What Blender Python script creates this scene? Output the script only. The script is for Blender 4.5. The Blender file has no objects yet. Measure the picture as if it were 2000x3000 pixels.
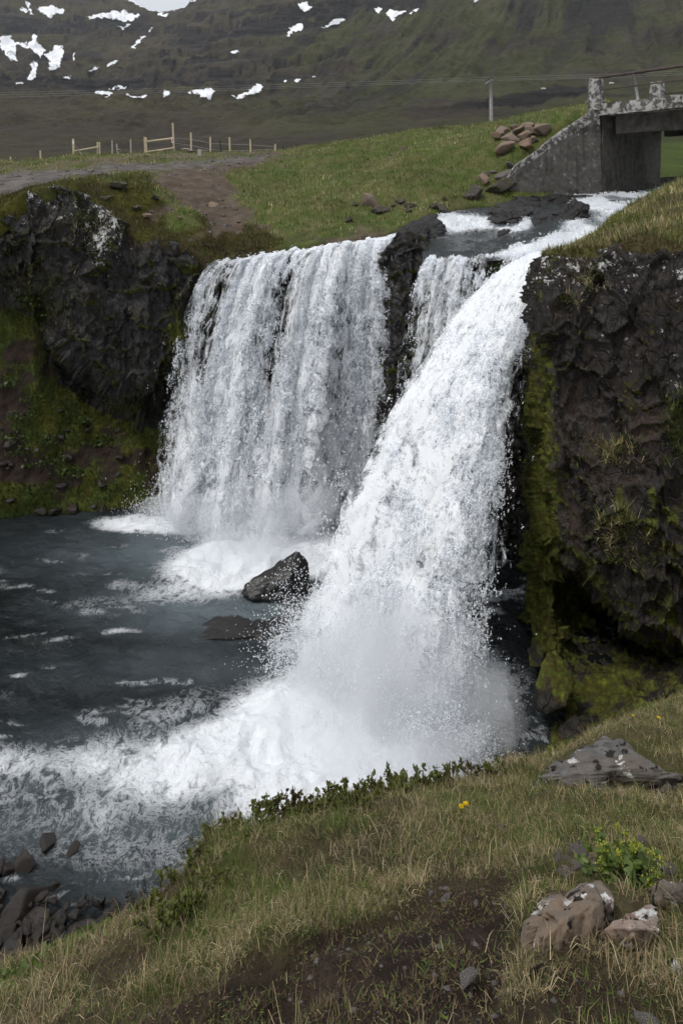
import bpy, math, time
import numpy as np
T0 = time.time()
SC = bpy.context.scene
COL = SC.collection
rad = math.radians

# ------------------------------------------------------------------ camera, sky, sun, exposure
cam_d = bpy.data.cameras.new("camera")
cam = bpy.data.objects.new("camera", cam_d)
COL.objects.link(cam)
cam.location = (0, 0, 0)
cam.rotation_euler = (rad(90), 0, 0)
cam_d.sensor_fit = 'VERTICAL'
cam_d.sensor_height = 36.0
cam_d.sensor_width = 24.0
cam_d.lens = 24.0
cam_d.shift_y = -(1500 - 480) / 3000.0      # a shift lens: verticals stay vertical as in the photograph
cam_d.clip_start = 0.05
cam_d.clip_end = 30000
SC.camera = cam

SUN_EL, SUN_AZ = rad(60), rad(-125)          # azimuth measured from +Y towards +X
wd = bpy.data.worlds.new("World")
SC.world = wd
wd.use_nodes = True
wn, wl = wd.node_tree.nodes, wd.node_tree.links
wn.clear()
sky = wn.new('ShaderNodeTexSky')
sky.sky_type = 'NISHITA'
sky.sun_disc = False
sky.sun_elevation = SUN_EL
sky.sun_rotation = SUN_AZ
sky.air_density = 1.0
sky.dust_density = 4.0
sky.ozone_density = 1.0
# overcast: the clear sky is veiled by an even pale cloud layer
mixw = wn.new('ShaderNodeMix'); mixw.data_type = 'RGBA'
mixw.inputs['Factor'].default_value = 0.78
mixw.inputs['B'].default_value = (8.6, 8.9, 9.3, 1)
bg = wn.new('ShaderNodeBackground')
bg.inputs['Strength'].default_value = 0.10
wo = wn.new('ShaderNodeOutputWorld')
wl.new(sky.outputs[0], mixw.inputs['A'])
wl.new(mixw.outputs['Result'], bg.inputs['Color'])
wl.new(bg.outputs[0], wo.inputs['Surface'])

sun_d = bpy.data.lights.new("sun", 'SUN')
sun_d.energy = 1.6
sun_d.angle = rad(14)
sun_d.color = (1.0, 0.96, 0.9)
sun = bpy.data.objects.new("sun", sun_d)
COL.objects.link(sun)
from mathutils import Vector
_sd = Vector((math.sin(SUN_AZ) * math.cos(SUN_EL), math.cos(SUN_AZ) * math.cos(SUN_EL), math.sin(SUN_EL)))
sun.rotation_euler = (-_sd).to_track_quat('-Z', 'Y').to_euler()

vs = SC.view_settings
vs.view_transform = 'Standard'
vs.look = 'None'
vs.gamma = 1
vs.exposure = 0.0
SC.cycles.max_bounces = 8
SC.cycles.diffuse_bounces = 3
SC.cycles.adaptive_threshold = 0.04
SC.cycles.adaptive_min_samples = 16
SC.cycles.transparent_max_bounces = 8
SC.cycles.use_denoising = True
SC.cycles.caustics_reflective = False
SC.cycles.caustics_refractive = False

# ------------------------------------------------------------------ numpy noise
U32 = np.uint32


def _h(ix, iy, iz, seed):
    with np.errstate(over='ignore'):
        n = ix.astype(U32) * U32(374761393) + iy.astype(U32) * U32(668265263) + iz.astype(U32) * U32(2246822519) + U32((seed * 3266489917) & 0xffffffff)
        n = (n ^ (n >> U32(15))) * U32(2246822519)
        n = (n ^ (n >> U32(13))) * U32(3266489917)
        n = n ^ (n >> U32(16))
    return n.astype(np.float64) / 4294967296.0


def vnoise(p, seed=0):
    p = np.asarray(p, np.float32)
    f = np.floor(p)
    t = p - f
    t = t * t * t * (t * (t * 6 - 15) + 10)
    i = f.astype(np.int32).astype(U32)
    with np.errstate(over='ignore'):
        hx = i[..., 0] * U32(374761393) + U32((seed * 3266489917) & 0xffffffff)
        hy = i[..., 1] * U32(668265263)
        hz = i[..., 2] * U32(2246822519)
        K = (U32(374761393), U32(668265263), U32(2246822519))
        c = []
        for dx in (0, 1):
            a = hx + K[0] if dx else hx
            for dy in (0, 1):
                b = a + (hy + K[1] if dy else hy)
                for dz in (0, 1):
                    n = b + (hz + K[2] if dz else hz)
                    n = (n ^ (n >> U32(15))) * U32(2246822519)
                    n = (n ^ (n >> U32(13))) * U32(3266489917)
                    c.append((n >> U32(8)).astype(np.float32) * np.float32(2 / 16777216.0))
    tx, ty, tz = t[..., 0], t[..., 1], t[..., 2]
    c = [c[k] + (c[k + 1] - c[k]) * tz for k in (0, 2, 4, 6)]
    c = [c[k] + (c[k + 1] - c[k]) * ty for k in (0, 2)]
    return c[0] + (c[1] - c[0]) * tx - 1


def fbm(p, octv=4, seed=0, lac=2.03, gain=0.5):
    p = np.asarray(p, np.float32)
    a, s, n = 1.0, 0.0, 0.0
    for o in range(octv):
        s = s + a * vnoise(p, seed + o * 17)
        n += a
        p = p * lac + 13.7
        a *= gain
    return s / n * 1.6


def worley(p, seed=0, box=False, jit=1.0):
    p = np.asarray(p, float)
    i = np.floor(p).astype(np.int64)
    N = p.shape[:-1]
    f1 = np.full(N, 9.0); f2 = np.full(N, 9.0)
    dl = np.zeros(p.shape); ci = np.zeros(p.shape, np.int64)
    for dx in (-1, 0, 1):
        for dy in (-1, 0, 1):
            for dz in (-1, 0, 1):
                c = i + np.array((dx, dy, dz))
                x, y, z = c[..., 0], c[..., 1], c[..., 2]
                ft = np.stack([x + .5 + (_h(x, y, z, seed) - .5) * jit, y + .5 + (_h(x, y, z, seed + 5) - .5) * jit, z + .5 + (_h(x, y, z, seed + 9) - .5) * jit], -1)
                d = p - ft
                r = np.abs(d).max(-1) * .75 + np.abs(d).sum(-1) * .18 if box else np.sqrt((d * d).sum(-1))
                nr = r < f1
                f2 = np.where(nr, f1, np.minimum(f2, r))
                f1 = np.where(nr, r, f1)
                dl[nr] = d[nr]
                ci[nr] = c[nr]
    return f1, f2, dl, ci


def facets(p, scale, seed, tilt=1.0, rnd=0.5, crack=0.35, cw=0.09, box=False):
    """block-like relief: each cell is a tilted plane, joints between cells are recessed"""
    f1, f2, dl, ci = worley(p / np.asarray(scale, float), seed, box, .8 if box else 1.0)
    x, y, z = ci[..., 0], ci[..., 1], ci[..., 2]
    r = _h(x, y, z, seed + 21)
    g = np.stack([_h(x, y, z, seed + k) - .5 for k in (31, 37, 41)], -1)
    e = np.clip((f2 - f1) / cw, 0, 1)
    e = e * e * (3 - 2 * e)
    return (r - .5) * rnd + (dl * g).sum(-1) * tilt - crack * (1 - e), r, e


def sstep(a, b, x):
    t = np.clip((x - a) / (b - a), 0, 1)
    return t * t * (3 - 2 * t)


def P(px, py, d):
    """a spot measured in the photograph (2000 x 3000) at distance d, as a place in the world"""
    return np.array(((px - 1000) / 2000 * d, d, -(py - 480) / 2000 * d), float)


def PP(a):
    a = np.asarray(a, float)
    return np.stack([(a[..., 0] - 1000) / 2000 * a[..., 2], a[..., 2], -(a[..., 1] - 480) / 2000 * a[..., 2]], -1)


def topix(v):
    return 1000 + v[..., 0] / v[..., 1] * 2000, 480 - v[..., 2] / v[..., 1] * 2000


class RBF:
    def __init__(s, xy, z, smooth=0.0):
        s.xy = np.asarray(xy, float)
        n = len(z)
        r = np.linalg.norm(s.xy[:, None] - s.xy[None], axis=-1)
        A = np.zeros((n + 3, n + 3))
        A[:n, :n] = -r + np.eye(n) * smooth * -1
        A[:n, n] = 1; A[:n, n + 1:] = s.xy
        A[n, :n] = 1; A[n + 1:, :n] = s.xy.T
        b = np.zeros(n + 3); b[:n] = z
        s.c = np.linalg.solve(A, b)

    def __call__(s, q):
        q = np.asarray(q, float)
        sh = q.shape[:-1]
        q = q.reshape(-1, 2)
        o = np.zeros(len(q))
        n = len(s.xy)
        for k in range(0, len(q), 20000):
            qq = q[k:k + 20000]
            r = np.linalg.norm(qq[:, None] - s.xy[None], axis=-1)
            o[k:k + 20000] = -r @ s.c[:n] + s.c[n] + qq @ s.c[n + 1:]
        return o.reshape(sh)


# ------------------------------------------------------------------ mesh helpers
def mesh_np(name, v, f, smooth=True, mat=None):
    v = np.ascontiguousarray(np.asarray(v, np.float32).reshape(-1, 3))
    f = np.asarray(f, np.int32)
    me = bpy.data.meshes.new(name)
    me.vertices.add(len(v))
    me.vertices.foreach_set('co', v.ravel())
    k = f.shape[1]
    me.loops.add(f.size)
    me.loops.foreach_set('vertex_index', f.ravel())
    me.polygons.add(len(f))
    me.polygons.foreach_set('loop_start', np.arange(0, f.size, k, dtype=np.int32))
    me.update(calc_edges=True)
    me.validate()
    if smooth:
        me.polygons.foreach_set('use_smooth', np.ones(len(me.polygons), bool))
    if mat:
        me.materials.append(mat)
    return me


def attr(me, name, a):
    a = np.asarray(a, np.float32)
    if a.ndim == 1:
        at = me.attributes.new(name, 'FLOAT', 'POINT')
        at.data.foreach_set('value', a)
    else:
        at = me.attributes.new(name, 'FLOAT_COLOR', 'POINT')
        if a.shape[1] == 3:
            a = np.concatenate([a, np.ones((len(a), 1), np.float32)], 1)
        at.data.foreach_set('color', np.ascontiguousarray(a).ravel())


def obj(name, me, parent=None, **props):
    o = bpy.data.objects.new(name, me)
    COL.objects.link(o)
    if parent is not None:
        o.parent = parent
    for k, val in props.items():
        o[k] = val
    return o


def empty(name, loc=(0, 0, 0), **props):
    o = bpy.data.objects.new(name, None)
    COL.objects.link(o)
    o.location = loc
    for k, val in props.items():
        o[k] = val
    return o


def gridf(nu, nv, flip=False):
    i = np.arange(nu * nv).reshape(nu, nv)
    a, b, c, d = i[:-1, :-1], i[1:, :-1], i[1:, 1:], i[:-1, 1:]
    f = np.stack([a, b, c, d] if not flip else [a, d, c, b], -1)
    return f.reshape(-1, 4)


def gnormals(v):
    du = np.gradient(v, axis=0); dv = np.gradient(v, axis=1)
    n = np.cross(du, dv)
    return n / (np.linalg.norm(n, axis=-1, keepdims=True) + 1e-12)


def blur(a, it=1):
    for _ in range(it):
        b = np.concatenate([a[:1], a, a[-1:]], 0)
        a = b[:-2] * .25 + b[1:-1] * .5 + b[2:] * .25
        b = np.concatenate([a[:, :1], a, a[:, -1:]], 1)
        a = b[:, :-2] * .25 + b[:, 1:-1] * .5 + b[:, 2:] * .25
    return a


def resamp(c, n, axis):
    """resample control points along an axis by mean chord length, linear"""
    c = np.moveaxis(c, axis, 0)
    seg = np.linalg.norm(np.diff(c, axis=0), axis=-1)
    seg = seg.reshape(len(seg), -1).mean(1)
    t = np.concatenate([[0], np.cumsum(seg)]); t /= t[-1]
    q = np.linspace(0, 1, n)
    i = np.clip(np.searchsorted(t, q, 'right') - 1, 0, len(t) - 2)
    w = ((q - t[i]) / (t[i + 1] - t[i])).reshape((-1,) + (1,) * (c.ndim - 1))
    return np.moveaxis(c[i] * (1 - w) + c[i + 1] * w, 0, axis)


def loft(cols, nu, nv, sm=4):
    c = PP(np.array(cols, float))
    g = resamp(resamp(c, nu, 0), nv, 1)
    e0, e1 = g[:, 0].copy(), g[:, -1].copy()
    g = blur(g, sm)
    return g


def polymask(px, py, poly, soft=20.0, wob=None):
    """1 inside a polygon, 0 outside, soft edge"""
    poly = np.asarray(poly, float)
    sh = px.shape
    x, y = px.ravel(), py.ravel()
    ins = np.zeros(x.shape, bool)
    dm = np.full(x.shape, 1e9)
    n = len(poly)
    for i in range(n):
        a, b = poly[i], poly[(i + 1) % n]
        cnd = (a[1] > y) != (b[1] > y)
        with np.errstate(divide='ignore', invalid='ignore'):
            xi = (b[0] - a[0]) * (y - a[1]) / (b[1] - a[1]) + a[0]
        ins ^= cnd & (x < xi)
        ab = b - a
        t = np.clip(((x - a[0]) * ab[0] + (y - a[1]) * ab[1]) / (ab @ ab), 0, 1)
        dm = np.minimum(dm, np.hypot(x - a[0] - t * ab[0], y - a[1] - t * ab[1]))
    sd = np.where(ins, dm, -dm).reshape(sh)
    if wob is not None:
        sd = sd + wob
    return sstep(-soft, soft, sd)


# ------------------------------------------------------------------ material helpers
class NT:
    def __init__(s, name):
        s.m = bpy.data.materials.new(name)
        s.m.use_nodes = True
        s.t = s.m.node_tree
        s.t.nodes.clear()
        s.out = s.t.nodes.new('ShaderNodeOutputMaterial')

    def n(s, typ, ins=None, **kw):
        nd = s.t.nodes.new('ShaderNode' + typ)
        for k, v in kw.items():
            setattr(nd, k, v)
        for k, v in (ins or {}).items():
            s.set(nd, k, v)
        return nd

    def set(s, nd, k, v):
        i = nd.inputs[k]
        if hasattr(v, 'is_output') or isinstance(v, bpy.types.NodeSocket):
            s.t.links.new(v, i)
        else:
            if hasattr(i.default_value, '__len__') and len(i.default_value) == 4 and len(v) == 3:
                v = (*v, 1)
            i.default_value = v

    def attr(s, name, col=False):
        return s.n('Attribute', attribute_name=name).outputs['Color' if col else 'Fac']

    def pos(s):
        return s.n('NewGeometry').outputs['Position']

    def mapping(s, vec, scale=(1, 1, 1), rot=(0, 0, 0)):
        return s.n('Mapping', {'Vector': vec, 'Scale': scale, 'Rotation': rot}).outputs[0]

    def noise(s, vec, scale, detail=5, rough=.55, dist=0.0, col=False):
        nd = s.n('TexNoise', {'Vector': vec, 'Scale': scale, 'Detail': detail, 'Roughness': rough, 'Distortion': dist})
        return nd.outputs['Color' if col else 'Fac']

    def vor(s, vec, scale, feature='F1', out='Distance', rnd=1.0):
        nd = s.n('TexVoronoi', feature=feature)
        s.set(nd, 'Vector', vec); s.set(nd, 'Scale', scale); s.set(nd, 'Randomness', rnd)
        return nd.outputs[out]

    def math(s, op, a, b=0.0, c=None, clamp=False):
        nd = s.n('Math', operation=op, use_clamp=clamp)
        s.set(nd, 0, a); s.set(nd, 1, b)
        if c is not None:
            s.set(nd, 2, c)
        return nd.outputs[0]

    def ramp(s, f, a, b, lo=0.0, hi=1.0):
        nd = s.n('MapRange', {'Value': f, 'From Min': a, 'From Max': b, 'To Min': lo, 'To Max': hi}, interpolation_type='SMOOTHSTEP')
        return nd.outputs[0]

    def mix(s, f, a, b, mode='MIX'):
        nd = s.n('Mix', data_type='RGBA', blend_type=mode)
        s.set(nd, 0, f)
        s.set(nd, 6, a); s.set(nd, 7, b)
        return nd.outputs[2]

    def cramp(s, f, stops):
        nd = s.n('ValToRGB')
        r = nd.color_ramp
        while len(r.elements) < len(stops):
            r.elements.new(0.5)
        for e, (p, c) in zip(r.elements, stops):
            e.position = p
            e.color = (*c, 1)
        s.set(nd, 0, f)
        return nd.outputs[0]

    def bump(s, h, strength=.5, dist=.02, nrm=None):
        nd = s.n('Bump', {'Height': h, 'Strength': strength, 'Distance': dist})
        if nrm is not None:
            s.set(nd, 'Normal', nrm)
        return nd.outputs[0]

    def pbr(s, col, rough=.8, nrm=None, spec=.3, **kw):
        nd = s.n('BsdfPrincipled', {'Base Color': col, 'Roughness': rough, 'Specular IOR Level': spec})
        if nrm is not None:
            s.set(nd, 'Normal', nrm)
        for k, v in kw.items():
            s.set(nd, k.replace('_', ' '), v)
        return nd.outputs[0]

    def done(s, sh):
        s.t.links.new(sh, s.out.inputs['Surface'])
        return s.m


def mat_rock(name, c0=(.007, .0065, .0065), c1=(.030, .0275, .026), wet=.55, sc=1.0, brown=(.036, .026, .019), bumpd=.03):
    """dark basalt; attributes: lichen, moss (0..1), tint"""
    t = NT(name)
    p = t.pos()
    n1 = t.noise(p, 1.3 * sc, 6, .6)
    n2 = t.noise(p, 7 * sc, 6, .65)
    n3 = t.noise(p, 30 * sc, 4, .6)
    c = t.mix(t.ramp(n2, .3, .72), c0, c1)
    c = t.mix(t.ramp(n1, .5, .75), c, brown)
    c = t.mix(t.math('MULTIPLY', t.ramp(n3, .60, .75), .5), c, (.085, .08, .076))
    tn = t.math('ADD', t.attr('tint'), t.math('SUBTRACT', 1.0, t.math('MULTIPLY', t.attr('tinted'), 1.0)))
    c = t.mix(1.0, c, t.n('CombineColor', {0: tn, 1: tn, 2: tn}).outputs[0], 'MULTIPLY')
    # lichen: pale crusty spots with crisp borders
    lc = t.noise(p, 5 * sc, 7, .72)
    lf = t.math('ADD', t.math('ADD', t.math('MULTIPLY', lc, .8), t.math('MULTIPLY', t.noise(p, 16 * sc, 4, .6), .2)), t.math('MULTIPLY', t.attr('lichen'), .27))
    lm = t.ramp(lf, .735, .765)
    c = t.mix(lm, c, t.mix(n3, (.34, .34, .32), (.66, .66, .64)))
    # moss
    mm = t.noise(p, 3.2 * sc, 6, .6)
    mf = t.math('ADD', t.math('MULTIPLY', t.attr('moss'), .75), t.math('SUBTRACT', mm, .5))
    mm2 = t.ramp(mf, .33, .47)
    mc = t.cramp(t.noise(p, 9 * sc, 4, .6), [(.25, (.040, .022, .007)), (.42, (.060, .046, .008)), (.56, (.075, .098, .014)), (.74, (.20, .19, .020))])
    c = t.mix(mm2, c, mc)
    wv = t.n('VectorMath', {0: p, 1: t.n('VectorMath', {0: t.noise(p, 1.6 * sc, 3, .5, col=True), 'Scale': .35}, operation='SCALE').outputs[0]}, operation='ADD').outputs[0]
    j1 = t.ramp(t.vor(t.mapping(wv, (1, 1, .55)), 2.6 * sc, 'DISTANCE_TO_EDGE'), 0.0, .045)
    j2 = t.ramp(t.vor(t.mapping(wv, (1, 1, .7)), 7.5 * sc, 'DISTANCE_TO_EDGE'), 0.0, .05)
    cel = t.vor(t.mapping(wv, (1, 1, .7)), 7.5 * sc, 'F1', 'Color')
    cv = t.n('SeparateColor', {0: cel}).outputs[0]
    hgt = t.math('ADD', t.math('MULTIPLY', n2, .8), t.math('MULTIPLY', n3, .3))
    jj = t.math('ADD', t.math('MULTIPLY', j1, .9), t.math('ADD', t.math('MULTIPLY', j2, .5), t.math('MULTIPLY', cv, .7)))
    hgt = t.math('ADD', hgt, t.math('MULTIPLY', jj, t.math('SUBTRACT', 1.0, t.math('MULTIPLY', mm2, .8))))
    hgt = t.math('ADD', hgt, t.math('MULTIPLY', t.math('MULTIPLY', mm2, t.noise(p, 60 * sc, 3, .6)), .6))
    rough = t.math('ADD', t.math('MULTIPLY', n1, .35), wet - .15)
    rough = t.math('MAXIMUM', rough, t.math('MULTIPLY', mm2, .95), clamp=True)
    return t.done(t.pbr(c, rough, t.bump(hgt, .7, bumpd), .35))


def mat_col(name, sc=1.0, bump=.6, bd=.02, rough=.9, var=.5):
    """ground: colour attribute 'col' broken up by noise"""
    t = NT(name)
    p = t.pos()
    n1 = t.noise(p, 3 * sc, 6, .65)
    n2 = t.noise(p, 22 * sc, 5, .65)
    c = t.attr('col', True)
    m = t.math('ADD', t.math('MULTIPLY', n1, .9), t.math('MULTIPLY', n2, .9))
    m = t.ramp(m, .45, 1.35, 1 - var, 1 + var)
    c = t.mix(1.0, c, t.n('CombineColor', {0: m, 1: m, 2: m}).outputs[0], 'MULTIPLY')
    h = t.math('ADD', n1, t.math('MULTIPLY', n2, .6))
    return t.done(t.pbr(c, rough, t.bump(h, bump, bd), .2))


def mat_blade(name):
    t = NT(name)
    c = t.attr('col', True)
    d = t.pbr(c, .65, None, .25)
    tr = t.n('BsdfTranslucent', {'Color': c}).outputs[0]
    mx = t.n('MixShader', {0: .3})
    t.set(mx, 1, d); t.set(mx, 2, tr)
    return t.done(mx.outputs[0])


def mat_white(name, c=(.93, .95, .98), tr=.5):
    t = NT(name)
    d = t.pbr(c, .5, None, .3)
    b = t.n('BsdfTranslucent', {'Color': c}).outputs[0]
    mx = t.n('MixShader', {0: tr})
    t.set(mx, 1, d); t.set(mx, 2, b)
    return t.done(mx.outputs[0])


def mat_water(name, deep=(.0065, .0075, .0080), milky=(.17, .215, .235), sc=1.0, flow=0.0, stretch=1.0, rip=.6):
    """turbulent water: attribute foam = density of white water, milk = air mixed in below the surface"""
    t = NT(name)
    p = t.pos()
    q = t.mapping(p, (1.0 * sc, stretch * sc, 1.0 * sc), (0, 0, flow))
    warp = t.noise(q, 1.1, 4, .55, col=True)
    wv = t.n('VectorMath', {0: warp, 1: (.5, .5, .5)}, operation='SUBTRACT').outputs[0]
    wv = t.n('VectorMath', {0: wv, 'Scale': .9}, operation='SCALE').outputs[0]
    qq = t.n('VectorMath', {0: q, 1: wv}, operation='ADD').outputs[0]
    a = t.noise(qq, 4.2, 8, .72, .25)
    b = t.noise(qq, 21.0, 5, .72, .2)

    def ridge(f, k):
        return t.math('SUBTRACT', 1.0, t.math('MULTIPLY', t.math('ABSOLUTE', t.math('SUBTRACT', f, .5)), k))
    r1 = ridge(a, 9.0)
    r2 = ridge(b, 7.0)
    lowf = t.noise(qq, 1.4, 3, .5)
    pat = t.math('ADD', t.math('MULTIPLY', r1, .45), t.math('ADD', t.math('MULTIPLY', r2, .40), t.math('MULTIPLY', lowf, .55)))
    fo = t.attr('foam')
    v = t.math('ADD', pat, t.math('MULTIPLY', fo, 2.3))
    fm = t.ramp(v, 1.35, 2.30)
    fm = t.math('MULTIPLY', fm, t.ramp(fo, .08, .3), clamp=True)
    mk = t.math('MULTIPLY', t.attr('milk'), t.ramp(t.noise(qq, 1.3, 4, .5), .2, .7, .55, 1.1), clamp=True)
    c = t.mix(mk, deep, milky)
    c = t.mix(fm, c, (.80, .83, .865))
    h = t.math('ADD', t.math('MULTIPLY', t.noise(qq, 3.0, 5, .6), 1.3), t.math('MULTIPLY', t.noise(qq, 14.0, 4, .6), .5))
    h = t.math('ADD', h, t.math('MULTIPLY', fm, .5))
    rough = t.ramp(fm, 0, .5, .12, .75)
    return t.done(t.pbr(c, rough, t.bump(h, rip, .12), .38, IOR=1.33))


def mat_plain(name, c0, c1, sc=6, rough=.8, bump=.4, bd=.01, spec=.3, metal=0.0):
    t = NT(name)
    p = t.n('TexCoord').outputs['Object']
    n1 = t.noise(p, sc, 6, .65)
    n2 = t.noise(p, sc * 6, 4, .6)
    c = t.mix(t.ramp(t.math('ADD', t.math('MULTIPLY', n1, .65), t.math('MULTIPLY', n2, .35)), .3, .7), c0, c1)
    return t.done(t.pbr(c, rough, t.bump(t.math('ADD', n1, n2), bump, bd), spec, Metallic=metal))


RNG = np.random.default_rng(7)
M_ROCK = mat_rock("basalt")
M_ROCKR = mat_rock("basalt_right", (.0075, .0062, .0055), (.033, .0265, .0225), .6, 1.4, (.050, .032, .023))
M_GROUND = mat_col("ground_cover", 1.0, .8, .06, .95, .45)
M_FG = mat_col("bank_soil", 9.0, 1.0, .02, .95, .65)


def mat_mountain(name):
    t = NT(name)
    p = t.pos()
    c = t.attr('col', True)
    rk = t.attr('rockw')
    n1 = t.noise(p, .012, 6, .6)
    n2 = t.noise(p, .07, 7, .7)
    st = t.noise(t.mapping(p, (.012, .012, .16)), 1.0, 6, .62)
    fine = t.noise(p, .35, 5, .7)
    m = t.ramp(t.math('ADD', t.math('MULTIPLY', n1, .8), t.math('MULTIPLY', n2, 1.0)), .5, 1.3, .7, 2.3)
    c = t.mix(1.0, c, t.n('CombineColor', {0: m, 1: m, 2: m}).outputs[0], 'MULTIPLY')
    c = t.mix(t.math('MULTIPLY', t.ramp(fine, .45, .75), .45), c, (.09, .083, .05))
    rf = t.ramp(t.math('ADD', t.math('ADD', st, t.math('MULTIPLY', n2, .5)), t.math('MULTIPLY', rk, .55)), .92, 1.12)
    rc = t.mix(t.ramp(t.math('ADD', st, t.math('MULTIPLY', fine, .5)), .55, .95), (.014, .0135, .0145), (.062, .057, .055))
    c = t.mix(rf, c, rc)
    h = t.math('ADD', t.math('MULTIPLY', n2, 1.0), t.math('ADD', t.math('MULTIPLY', fine, .25), t.math('MULTIPLY', st, .8)))
    return t.done(t.pbr(c, .95, t.bump(h, 1.0, 14), .15))


M_MTN = mat_mountain("mountain_cover")
M_OLD = mat_col("mountain_cover", .012, .9, 6, .95, .4)
M_BLADE = mat_blade("grass_blade")
M_WHITE = mat_white("white_water")
M_POOL = mat_water("pool_water", flow=rad(20))
M_RIVER = mat_water("river_water", (.016, .015, .0145), (.14, .18, .19), 1.6, rad(-40), .40, .8)
print("helpers", time.time() - T0)
# ------------------------------------------------------------------ mountain and valley beyond
MC = [  # px, py, distance
    # valley floor just behind the fence crest
    (-300, 760, 17.5), (0, 760, 17.5), (400, 770, 17.5), (800, 790, 17.5), (1200, 780, 17.5), (1500, 760, 17.5), (1700, 760, 17.5), (2000, 740, 17.5), (2300, 700, 17.5),
    (-300, 640, 26), (400, 640, 26), (1000, 640, 26), (1500, 620, 26), (1800, 600, 26), (2000, 580, 26), (2300, 560, 26),
    (-300, 500, 48), (0, 500, 48), (400, 480, 48), (800, 470, 48), (1200, 440, 48), (1600, 440, 45), (1960, 528, 34), (2300, 520, 40),
    (0, 500, 90), (400, 482, 90), (800, 462, 90), (1200, 440, 90), (1600, 430, 90), (1960, 455, 70), (1960, 420, 110), (2300, 410, 110),
    (-200, 452, 250), (0, 450, 250), (400, 440, 250), (800, 425, 250), (1200, 395, 250), (1600, 375, 250), (2000, 385, 220),
    (0, 395, 500), (300, 400, 500), (600, 405, 500), (900, 385, 500), (1200, 350, 480), (1500, 335, 450), (1750, 330, 420), (2000, 335, 420),
    (0, 330, 720), (300, 335, 720), (600, 345, 740), (900, 335, 720), (1200, 308, 620), (1500, 285, 560), (1750, 275, 520), (2000, 270, 520),
    (-200, 262, 900), (0, 268, 900), (300, 280, 900), (560, 296, 960), (800, 306, 940), (1000, 295, 860), (1200, 285, 760),
    (0, 266, 1150), (300, 278, 1180), (600, 292, 1180), (800, 280, 1150), (1000, 262, 1080), (1300, 245, 860), (1600, 240, 740), (2000, 225, 660),
    (-200, 240, 1320), (0, 240, 1320), (300, 244, 1350), (600, 246, 1330), (800, 236, 1260), (1000, 215, 1200), (1300, 185, 1020), (1600, 165, 920), (2000, 150, 830),
    (0, 180, 1650), (300, 190, 1700), (600, 165, 1600), (850, 140, 1480), (1000, 125, 1450), (1300, 90, 1280), (1600, 70, 1150), (2000, 50, 1020),
    (-200, 80, 2100), (0, 95, 2100), (250, 110, 2150), (420, 110, 2150), (600, 75, 1950), (800, 40, 1800), (1000, 20, 1750), (1300, -30, 1600), (1600, -60, 1450), (2000, -90, 1280),
    (-200, -20, 2500), (0, -5, 2500), (200, 5, 2550), (350, 20, 2600), (450, 38, 2600), (530, 42, 2600), (600, 0, 2400), (700, -60, 2300), (1000, -200, 2500), (1500, -320, 2200), (2000, -380, 1900),
    (-200, -80, 2800), (100, -70, 2800), (300, -30, 2800), (440, 22, 2850), (520, 30, 2850), (620, -40, 2800), (800, -150, 3000), (1400, -400, 3000), (2000, -500, 2700), (2300, -500, 2200),
]
MC = np.array(MC, float)
mW = PP(MC)
f_mtn = RBF(np.stack([MC[:, 0] / 260, np.log(MC[:, 2]) * 5], -1), MC[:, 1], .02)
nu, nv = 540, 310
pxs = np.linspace(-260, 2300, nu)
ld = np.concatenate([np.linspace(math.log(17.5), math.log(480), 90, endpoint=False), np.linspace(math.log(480), math.log(2860), nv - 90)])
PX, LD = np.meshgrid(pxs, ld, indexing='ij')
py = blur(f_mtn(np.stack([PX / 260, LD * 5], -1)), 3)
D = np.exp(LD)
mv = PP(np.stack([PX, py, D], -1))
# relief in world space: gullies that run down the slope, lava beds as steps, broken ground
cc = mv[..., 0] * .93 - mv[..., 1] * .37
aa = mv[..., 0] * .37 + mv[..., 1] * .93
right = sstep(600, 1100, PX)
far = sstep(300, 1300, D)
gul = fbm(np.stack([cc / 34, aa / 330, 0 * cc], -1), 4, 3)
gul2 = fbm(np.stack([mv[..., 0] / 60, mv[..., 1] / 240, mv[..., 2] / 90], -1), 5, 9)
rel = far * (right * (np.abs(gul) * -22 + 6) + (1 - right) * (np.abs(gul2) * -24 + 8))
rel += fbm(mv / np.array((140, 140, 140.)), 5, 12) * 13 * far * (1 - .6 * right)
rel += fbm(mv / np.array((18, 30, 20.)), 4, 15) * np.clip(D / 500, .02, 1.6) * 2.6
zz = mv[..., 2] + rel
wob = fbm(np.stack([mv[..., 0] / 300, mv[..., 1] / 300, 0 * D], -1), 3, 22) * 40
ph = (zz + wob) / 46.0
fr = ph - np.floor(ph)
bed = np.floor(ph)
stp = (sstep(.25, .75, fr) - fr) * 46
amp = far * (1 - .88 * sstep(900, 1200, PX)) * (.35 + .65 * _h(bed.astype(np.int64), bed.astype(np.int64) * 0, bed.astype(np.int64) * 0, 5))
zz = zz + stp * amp * .8
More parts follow.
